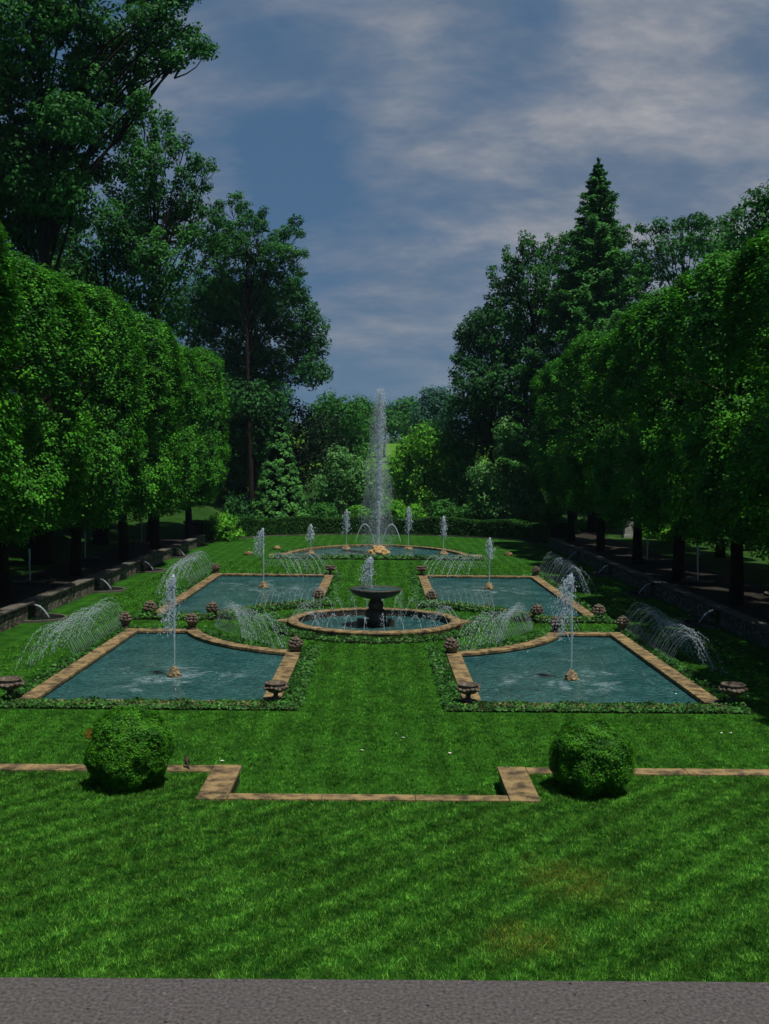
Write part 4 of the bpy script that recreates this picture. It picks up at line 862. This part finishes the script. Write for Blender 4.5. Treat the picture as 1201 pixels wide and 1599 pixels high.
# ------------------------------------------------------------------ background trees (photo pixel ellipses at real depths)
def bt(name, label, d, base_px, L, lm, size=0.32, tr=0.4, seed=1, density=0.5, clump=1.0, per=26, dj=2.0, shell=.28, up=.35, stems=1, top=None, cat='tree', group=None):
    bl = pblobs(d, L, dj, seed); b = at(base_px, 800, d); b.z = TZ(b.x, b.y)
    tt = (at(top[0], top[1], d) - b) if top else None
    return tree(name, label, cat, b, bl, M[lm], size, tr, seed, density, clump, per, shell, group, up, tt, stems)
bt('poplar_tree', 'huge dark tree filling the top left corner with one limb reaching right into the sky', 62, 62,
   [(20, 40, 80, 80), (100, 20, 60, 46), (180, 45, 50, 36), (150, 85, 50, 40), (228, 30, 30, 20), (262, 20, 26, 18), (245, 62, 40, 20), (285, 50, 26, 16), (300, 72, 26, 15), (322, 80, 18, 12), (240, 92, 38, 18), (275, 90, 26, 12), (205, 105, 34, 20), (60, 140, 80, 60), (140, 130, 46, 36), (190, 145, 40, 26), (222, 155, 20, 14),
    (110, 190, 60, 40), (60, 230, 60, 50), (160, 200, 44, 34), (205, 185, 22, 14), (15, 260, 60, 60), (100, 270, 46, 36), (150, 260, 34, 26), (-60, 150, 90, 200), (60, -60, 120, 80), (230, -15, 60, 26), (280, -5, 30, 20), (20, 330, 60, 50), (90, 335, 50, 30), (60, 300, 50, 40), (120, 310, 40, 36), (40, 370, 60, 30)],
   'poplar', .25, .6, 31, 2.0, .55, 20, 3, .3, top=(70, 40))
bt('poplar_tree', 'dark feathery tree with upright plumes between the corner tree and the open sky', 80, 235,
   [(212, 215, 8, 30), (222, 185, 7, 22), (240, 205, 9, 34), (262, 195, 7, 24), (268, 230, 10, 30), (290, 225, 8, 16), (300, 250, 16, 14), (318, 262, 17, 12), (330, 258, 8, 10), (285, 275, 18, 18), (312, 290, 22, 10), (300, 318, 26, 14), (325, 335, 20, 10), (335, 350, 14, 10),
    (280, 315, 24, 26), (245, 270, 14, 50), (222, 270, 14, 50), (200, 240, 14, 50), (190, 300, 28, 40), (235, 335, 34, 36), (270, 360, 44, 30), (215, 385, 50, 40), (180, 350, 40, 40), (305, 370, 34, 24), (340, 385, 20, 20), (250, 410, 60, 30)],
   'poplar', .25, .34, 32, 1.6, .5, 20, 3, .25, top=(245, 250))
bt('oak_tree', 'mid-height tree with leafy upright branches just left of the open sky', 112, 392,
   [(372, 318, 9, 18), (360, 312, 8, 8), (345, 325, 10, 12), (382, 330, 12, 16), (340, 345, 14, 10), (398, 345, 14, 16), (412, 330, 8, 10), (405, 352, 14, 12), (462, 345, 11, 7), (452, 360, 13, 14), (468, 365, 7, 6), (435, 372, 12, 16), (475, 395, 9, 6), (455, 395, 18, 14), (470, 425, 12, 8), (440, 420, 30, 18), (462, 440, 14, 6),
    (425, 395, 22, 26), (395, 385, 26, 28), (370, 370, 22, 34), (350, 380, 20, 30), (380, 430, 46, 34), (335, 430, 30, 46), (420, 450, 44, 26), (360, 470, 60, 30)],
   'poplar', .27, .32, 33, 1.4, .5, 20, 3, .25, top=(385, 350))
bt('oak_tree', 'broad dark tree with a rounded right edge beside the tall jet on the left', 119, 378,
   [(400, 480, 50, 45), (450, 490, 50, 40), (485, 530, 32, 45), (440, 560, 60, 50), (390, 580, 50, 60), (490, 580, 26, 26), (350, 520, 60, 80), (455, 460, 30, 22), (340, 620, 50, 60), (385, 665, 40, 40), (372, 735, 40, 44), (300, 480, 60, 60), (420, 620, 40, 30)],
   'dark', .30, .26, 34, 1.1, .7, 24, 4, .3, top=(400, 470))
bt('maple_tree', 'rounded dark tree crown showing over the middle of the left linden row', 78, 160,
   [(150, 380, 70, 40), (210, 430, 60, 50), (130, 440, 70, 60), (250, 480, 50, 50), (60, 330, 50, 50), (0, 300, 60, 50), (90, 420, 60, 60)],
   'mid', .28, .5, 35, .7, .9, 24, 3, .3, top=(160, 380))
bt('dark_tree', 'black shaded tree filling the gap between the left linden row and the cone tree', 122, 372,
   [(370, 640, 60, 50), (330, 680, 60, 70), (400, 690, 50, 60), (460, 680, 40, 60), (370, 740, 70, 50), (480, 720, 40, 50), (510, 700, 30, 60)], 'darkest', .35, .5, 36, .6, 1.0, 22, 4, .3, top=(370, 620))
# middle distance, left of jet
bt('maple_tree', 'leafy mid green tree left of the tall jet with a bumpy top', 135, 525,
   [(515, 640, 24, 30), (540, 650, 26, 30), (520, 690, 36, 36), (555, 690, 26, 36), (500, 660, 26, 40), (560, 640, 16, 20), (545, 720, 30, 40)], 'mid', .36, .4, 37, .8, 1.0, 24, 4, .28, top=(525, 640))
bt('far_tree', 'small far rounded tree low on the horizon just left of the tall jet', 190, 562, [(560, 640, 22, 20), (575, 650, 20, 22), (545, 660, 26, 26), (575, 680, 22, 30)], 'mid', .5, .4, 38, .5, 1.3, 22, 4)
bt('shrub', 'light green spreading shrub between the cone tree and the tall jet', 108, 545,
   [(545, 735, 36, 28), (520, 760, 34, 28), (565, 755, 30, 34), (545, 785, 40, 24), (505, 790, 26, 20), (580, 790, 26, 24), (530, 715, 22, 18)], 'pale', .28, .15, 39, 1.4, .7, 24, 2, .3, cat='shrub')
bt('far_tree', 'pale rounded far tree low on the horizon just right of the tall jet', 235, 632, [(628, 650, 22, 26), (640, 640, 16, 18), (615, 665, 20, 22), (645, 668, 20, 24)], 'mid', .6, .4, 40, .4, 1.5, 24, 4)
bt('far_tree', 'bluish far tree filling the notch of the horizon at the right', 215, 680, [(675, 630, 22, 26), (690, 640, 24, 34), (665, 660, 24, 30), (695, 670, 26, 34)], 'blue', .55, .4, 41, .4, 1.4, 24, 4)
bt('far_tree', 'distant tree low behind the tall jet', 260, 600, [(600, 645, 20, 16), (590, 660, 24, 20), (612, 650, 14, 14)], 'blue', .6, .4, 42, .4, 1.5, 24, 4)
bt('shrub', 'bright green rounded shrub immediately right of the tall jet', 118, 660,
   [(665, 690, 30, 32), (640, 705, 26, 26), (690, 700, 30, 30), (650, 740, 34, 36), (700, 740, 36, 36), (625, 745, 20, 40), (670, 775, 46, 26), (720, 720, 26, 26)], 'bright', .32, .2, 43, .9, .8, 24, 2, .28, cat='shrub')
bt('young_tree', 'grey-green young tree with a pointed top right of the bright shrub', 104, 790,
   [(790, 680, 20, 26), (795, 710, 26, 28), (790, 750, 36, 34), (765, 770, 30, 30), (815, 770, 34, 34), (755, 740, 22, 24), (785, 795, 40, 22), (830, 790, 24, 26)], 'pale', .28, .2, 44, 1.3, .7, 24, 2, .28)
bt('young_tree', 'dark understory tree between the bright shrub and the pointed grey-green tree', 112, 735,
   [(735, 690, 24, 34), (750, 670, 20, 26), (730, 740, 34, 40), (740, 785, 40, 30), (710, 690, 26, 30)], 'mid', .32, .2, 45, 1.0, .8, 22, 2, .28)
# right-hand wood
bt('oak_tree', 'dark rounded tree whose left edge borders the open sky at the right', 110, 770,
   [(735, 545, 24, 30), (712, 560, 10, 12), (714, 590, 12, 16), (722, 520, 10, 9), (745, 505, 16, 14), (768, 490, 14, 12), (750, 500, 18, 20), (775, 530, 40, 46), (745, 600, 36, 46), (790, 590, 46, 56), (730, 640, 36, 36), (780, 650, 50, 40), (730, 520, 18, 16), (820, 560, 40, 60), (850, 620, 40, 70)], 'dark', .30, .4, 46, 1.1, .7, 24, 4, .27, top=(770, 520))
bt('poplar_tree', 'tree with spiky leafy branches left of the tall pointed conifer', 106, 830,
   [(770, 425, 7, 12), (776, 445, 9, 12), (790, 398, 6, 14), (796, 415, 9, 18), (770, 470, 12, 14), (757, 500, 10, 16), (815, 378, 6, 16), (826, 372, 8, 8), (830, 392, 14, 16), (812, 410, 12, 20), (845, 388, 10, 10), (860, 378, 9, 12), (880, 372, 10, 10), (875, 395, 16, 16), (855, 405, 18, 18), (900, 400, 16, 20),
    (800, 450, 26, 26), (830, 440, 30, 34), (865, 445, 34, 40), (790, 490, 32, 30), (840, 500, 50, 44), (890, 480, 40, 50), (765, 530, 16, 20)],
   'poplar', .27, .34, 47, 1.4, .5, 20, 3, .25, top=(835, 395))
bt('maple_tree', 'flat-topped airy tree behind the right linden row near the right edge', 100, 1060,
   [(1030, 355, 18, 12), (1080, 345, 24, 14), (1062, 352, 14, 10), (1105, 348, 20, 12), (1135, 345, 18, 12), (1050, 385, 40, 22), (1110, 380, 44, 28), (1000, 385, 14, 14), (1155, 332, 12, 10), (980, 440, 40, 50), (1005, 355, 12, 8), (1030, 420, 50, 30)],
   'poplar', .27, .35, 48, 1.3, .5, 20, 3, .3, top=(1065, 355))
bt('maple_tree', 'dark tree rising above the right lindens at the right picture edge', 62, 1240,
   [(1190, 320, 26, 26), (1165, 360, 36, 30), (1215, 340, 50, 50), (1130, 410, 50, 36), (1190, 400, 60, 50), (1240, 400, 60, 80), (1260, 300, 60, 50)], 'mid', .26, .5, 49, .9, .8, 26, 3, .28, top=(1220, 320))
def redwood():
    d = 100; b = at(925, 800, d); b.z = TZ(b.x, b.y); root = empty('conifer_tree', b); tag(root, 'tall pointed cone-shaped conifer rising above the right wood', 'tree')
    rng = np.random.default_rng(50); top = at(925, 262, d).z - b.z; mb = MB()
    mb.tube([(0.15 * math.sin(k), 0, top * k / 12 - .2) for k in range(13)], [0.5 * (1 - k / 12.3) + .02 for k in range(13)], 9); Ps = []; Ns = []
    z = 3.0
    while z < top - .3:
        t = z / top; R = 9.8 * (1 - t) ** 0.84 + 0.12; nb = 8 if t < .8 else 5; a0 = rng.uniform(0, 6.28)
        for j in range(nb):
            a = a0 + 2 * PI * j / nb + rng.normal(0, .25); rr = R * rng.uniform(.6, 1.15); e = Vector((rr * math.cos(a), rr * math.sin(a), z + rr * .34)); zb = z
            mb.tube([(0, 0, z), (e.x * .5, e.y * .5, z + rr * .22), tuple(e)], [.07 * (1 - t) + .015, .03, .01], 5)
            n = int(70 + rr * 80); q = rng.uniform(.08, 1, n) ** .75; w = .10 + .36 * (1 - np.abs(q - .5)) * min(1, rr / 3.0)
            p = np.stack([e.x * q, e.y * q, z + rr * .34 * q ** 1.2], 1) + rng.normal(0, 1, (n, 3)) * (w[:, None] * [.8, .8, .38]); Ps.append(p); Ns.append(np.tile([math.cos(a) * .5, math.sin(a) * .5, .9], (n, 1)))
        z += .78 * (1 - .5 * t)
    Ps.append(np.stack([rng.normal(0, .06, 160), rng.normal(0, .06, 160), top - rng.uniform(-.5, 1.6, 160)], 1)); Ns.append(np.tile([0, 0, 1.], (160, 1)))
    qmesh('crown', leaves(rng, np.concatenate(Ps), np.concatenate(Ns), .30, .3, .8, .5), 4, M['conifer'], root); mb.build('trunk', M['bark'], root)
redwood()
def conetree():
    d = 102.5; b = at(436, 812, d); b.z = TZ(b.x, b.y); root = empty('cone_evergreen', b); tag(root, 'dense cone-shaped evergreen standing behind the hedge left of the tall jet', 'tree'); rng = np.random.default_rng(51)
    H = at(436, 655, d).z - b.z; R = 2.75; nc = 620; t = 1 - np.sqrt(rng.uniform(0, 1, nc)); t = np.clip(t * 1.06, 0, 1); a = rng.uniform(0, 2 * PI, nc)
    r = (R * np.clip(1 - t, 0, 1) ** .74 * np.where(t < .10, .75 + 2.5 * t, 1) + .05) * rng.uniform(.84, 1.06, nc); C = np.stack([r * np.cos(a), r * np.sin(a), t * (H - .3) + .3], 1)
    cr = rng.uniform(.22, .46, nc) * (1 - .45 * t); k = (52 * (cr / .35) ** 2).astype(int) + 6; idx = np.repeat(np.arange(nc), k); dd = sph(rng, len(idx)); dd[:, 2] *= .8
    P = C[idx] + dd * cr[idx][:, None] * np.cbrt(rng.uniform(.2, 1, len(idx)))[:, None]; od = np.stack([np.cos(a[idx]), np.sin(a[idx]), np.full(len(idx), .6)], 1)
    qmesh('crown', leaves(rng, P, unit(dd * .7 + od * .6), .19, .7, .6, .6), 4, M['cone'], root)
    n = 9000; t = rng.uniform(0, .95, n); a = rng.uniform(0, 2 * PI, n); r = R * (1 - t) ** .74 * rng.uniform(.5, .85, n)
    qmesh('inner_foliage', leaves(rng, np.stack([r * np.cos(a), r * np.sin(a), t * H + .2], 1), sph(rng, n), .30), 4, M['darkest'], root)  # crown's inner shade put into the near-black leaf colour
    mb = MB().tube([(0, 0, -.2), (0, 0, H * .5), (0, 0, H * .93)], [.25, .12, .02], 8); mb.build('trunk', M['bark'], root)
conetree()
# dark wood masses behind, each a tree of its own
rr = random.Random(8)
spots = [(-13, 116, 17), (-20, 112, 20), (-27, 105, 21), (-30, 95, 22), (-33, 84, 22), (-36, 72, 23), (-38, 60, 24), (-24, 122, 22), (-34, 114, 22),
         (14, 118, 14), (21, 114, 20), (28, 108, 19), (33, 99, 19), (36, 88, 20), (38, 76, 20), (39, 64, 20), (27, 122, 20)]
spots.sort(key=lambda q: (q[0] > 0, -q[1]))
for i, (x, y, h) in enumerate(spots):
    side = 'left' if x < 0 else 'right'; z = TZ(x, y)
    bl = []
    for k in range(8):
        a = rr.uniform(0, 2 * PI); q = rr.uniform(0, 3.4); zz = z + h * rr.uniform(.28, .85); bl.append(((x + q * math.cos(a), y + q * math.sin(a), zz), (rr.uniform(2.2, 3.3), rr.uniform(2.2, 3.3), h * .13)))
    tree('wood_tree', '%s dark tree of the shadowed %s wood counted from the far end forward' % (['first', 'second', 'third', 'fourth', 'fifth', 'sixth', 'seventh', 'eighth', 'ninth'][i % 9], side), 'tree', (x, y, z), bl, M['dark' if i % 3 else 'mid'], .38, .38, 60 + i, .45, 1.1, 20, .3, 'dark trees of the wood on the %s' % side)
# small lit shrubs along the hedge and beyond the right lindens
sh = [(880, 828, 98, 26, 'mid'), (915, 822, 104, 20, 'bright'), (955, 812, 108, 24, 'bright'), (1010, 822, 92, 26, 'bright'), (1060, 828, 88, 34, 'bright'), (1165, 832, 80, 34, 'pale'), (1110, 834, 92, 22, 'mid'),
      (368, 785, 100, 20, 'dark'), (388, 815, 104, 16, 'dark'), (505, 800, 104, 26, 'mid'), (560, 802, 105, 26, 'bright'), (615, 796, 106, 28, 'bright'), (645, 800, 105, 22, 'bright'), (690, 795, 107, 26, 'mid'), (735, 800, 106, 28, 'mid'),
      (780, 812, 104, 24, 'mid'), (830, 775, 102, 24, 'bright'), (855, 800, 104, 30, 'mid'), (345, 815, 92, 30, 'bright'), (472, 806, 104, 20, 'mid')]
where = ['under the right lindens nearest the hedge end', 'bright between the first two far right trunks', 'tall by the pale pillar under the right lindens', 'lit just right of the pale pillar', 'widest lit one beyond the right trunks', 'pale one at the right picture edge', 'low one beyond the right grove basin',
         'loose one at the far end of the left lindens', 'low one left of the cone evergreen', 'right of the cone evergreen', 'left of the tall jet over the hedge', 'directly behind the tall jet', 'just right of the tall jet over the hedge', 'below the bright shrub over the hedge', 'below the dark understory tree',
         'below the pointed grey-green tree', 'yellow-green beside the last right linden', 'dark one at the right end of the hedge', 'bright clipped mound at the left end of the hedge', 'tiny one at the foot of the cone evergreen']
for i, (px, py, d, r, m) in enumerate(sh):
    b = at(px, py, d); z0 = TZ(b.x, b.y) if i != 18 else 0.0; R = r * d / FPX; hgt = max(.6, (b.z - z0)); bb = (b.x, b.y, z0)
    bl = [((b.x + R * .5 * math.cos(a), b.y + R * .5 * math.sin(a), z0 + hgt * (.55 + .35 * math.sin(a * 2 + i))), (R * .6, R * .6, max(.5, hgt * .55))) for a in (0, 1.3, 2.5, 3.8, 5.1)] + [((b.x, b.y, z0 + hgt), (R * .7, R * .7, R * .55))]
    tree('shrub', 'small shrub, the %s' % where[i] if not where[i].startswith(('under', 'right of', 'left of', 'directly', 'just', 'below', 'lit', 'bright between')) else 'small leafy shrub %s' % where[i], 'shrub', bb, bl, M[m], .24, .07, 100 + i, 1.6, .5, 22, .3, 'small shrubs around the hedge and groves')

# pale pillar seen between trunks at right
o = empty('pillar', (0, 0, 0)); b = at(982, 848, 92); o.location = (b.x, b.y, .6); tag(o, 'pale grey stone pillar seen between two dark trunks of the right lindens', 'pillar')
MB().box(-.45, .45, -.35, .35, 0, 2.1).build('shaft', M['bwall'], o, bevel=.02); MB().box(-.55, .55, -.45, .45, 2.102, 2.3).build('cap', M['bwall'], o, bevel=.02); MB().box(-.55, .55, -.45, .45, -.1, .25).build('base', M['bwall'], o, bevel=.02)

# ------------------------------------------------------------------ grass blades and petals (uncountable)
def grass(name, label, regions, seed, hgt, wid, m, z, dens, keep=None):
    rng = np.random.default_rng(seed); Ps = []
    for (x0, x1, y0, y1) in regions:
        n = int((x1 - x0) * (y1 - y0) * dens); Ps.append(np.stack([rng.uniform(x0, x1, n), rng.uniform(y0, y1, n), np.full(n, z)], 1))
    P = np.concatenate(Ps); vis = np.abs(P[:, 0]) < P[:, 1] * .40 + 1.0; P = P[vis]
    if keep is not None: P = P[keep(P)]
    k = 9; C = P[rng.permutation(len(P))[:max(1, len(P) // k)]]; th = rng.uniform(.35, 1.35, len(C)); P = np.repeat(C, k, 0) + np.column_stack([rng.normal(0, hgt * .55, (len(C) * k, 2)), np.zeros(len(C) * k)]); th = np.repeat(th, k)
    n = len(P); a = rng.uniform(0, 2 * PI, n); lean = rng.normal(0, .55, (n, 2)); w = wid * rng.uniform(.6, 1.4, n); h = hgt * rng.uniform(.6, 1.3, n) * th
    t = np.stack([np.cos(a), np.sin(a), np.zeros(n)], 1) * w[:, None] * .5
    tip = P + np.column_stack([lean * h[:, None], h]); mid = P + np.column_stack([lean * h[:, None] * .35, h * .55])
    V = np.stack([P - t, P + t, mid + t * .8, tip, mid - t * .8], 1)
    o = qmesh(name, V, 5, m); tag(o, label, 'grass', kind='stuff')
grass('grass', 'short mown grass blades covering the near upper lawn', [(-10, 10, 11.5, 19.25), (-12, -3.2, 19.25, 21.02), (3.2, 12, 19.25, 21.02)], 1, .05, .007, M['blade_up'], .33, 3300)
grass('grass', 'short mown grass blades on the lower lawn before the pools', [(-2.6, 2.6, 19.66, 21.5), (-12, 12, 21.5, 27.6)], 2, .05, .011, M['blade_low'], 0, 1300)
grass('grass', 'short mown grass on the central path between the near pools', [(-1.93, 1.93, 27.6, 38.4)], 3, .05, .014, M['blade_low'], 0, 900)
def lawn_only(P):
    ax = np.abs(P[:, 0]); y = P[:, 1]; r = np.hypot(P[:, 0], y - BY)
    p = ((ax > 1.9) & (ax < 10.5) & (((y > 27.7) & (y < 41.5)) | ((y > 44.2) & (y < 63.1))) & (r > 6.35)) | (r < 4.25) | (ax > 13.0)
    return ~p
grass('grass', 'mown grass of the side lawns and between the pools', [(-14.3, 14.3, 27.6, 48)], 4, .05, .018, M['blade_low'], 0, 560, keep=lambda P: lawn_only(P) & ~((np.abs(P[:, 0]) < 1.93) & (P[:, 1] < 38.4)))
grass('grass', 'mown grass of the far lawn around the back pools', [(-13.5, 13.5, 48, 72)], 5, .06, .03, M['blade_low'], 0, 230, keep=lawn_only)
rng = np.random.default_rng(9); n = 150
P = np.column_stack([rng.uniform(8.5, 14.2, n), rng.uniform(27, 62, n), np.full(n, .03)]); P[:6, 0] = rng.uniform(-9, 2, 6); P[:12, 1] = rng.uniform(22, 27, 12); P = P[(P[:, 0] > 10.6) | (P[:, 1] < 27.5)]
o = qmesh('petals', leaves(rng, P, np.tile([0, 0, 1.0], (len(P), 1)), .09, 1, .2, .8), 4, M['white']); tag(o, 'scattered white fallen petals on the right side lawn', 'petals', kind='stuff')
oo = qmesh('withered_leaves', leaves(rng, np.array([-5.33 + .0, 19.95, 1.38]) + sph(rng, 110) * [.06, .12, .10], sph(rng, 110), .045), 4, M['orange'], [q for q in bpy.data.objects if q.name == 'clipped_bush'][0])
oo.matrix_parent_inverse = Matrix.Translation((4.63, -20.15, -.33))

# ------------------------------------------------------------------ air
def haze():
    m = bpy.data.materials.new('haze'); m.use_nodes = True; nt = m.node_tree; nt.nodes.clear()
    out = nt.nodes.new('ShaderNodeOutputMaterial'); v = nt.nodes.new('ShaderNodeVolumePrincipled')
    v.inputs['Color'].default_value = (0.5, 0.75, 0.95, 1); v.inputs['Density'].default_value = 0.0001; v.inputs['Anisotropy'].default_value = 0.1
    nt.links.new(v.outputs[0], out.inputs['Volume'])
    o = MB().box(-650, 650, -120, 700, -2, 62).build('haze', m); tag(o, kind='stuff')
haze()
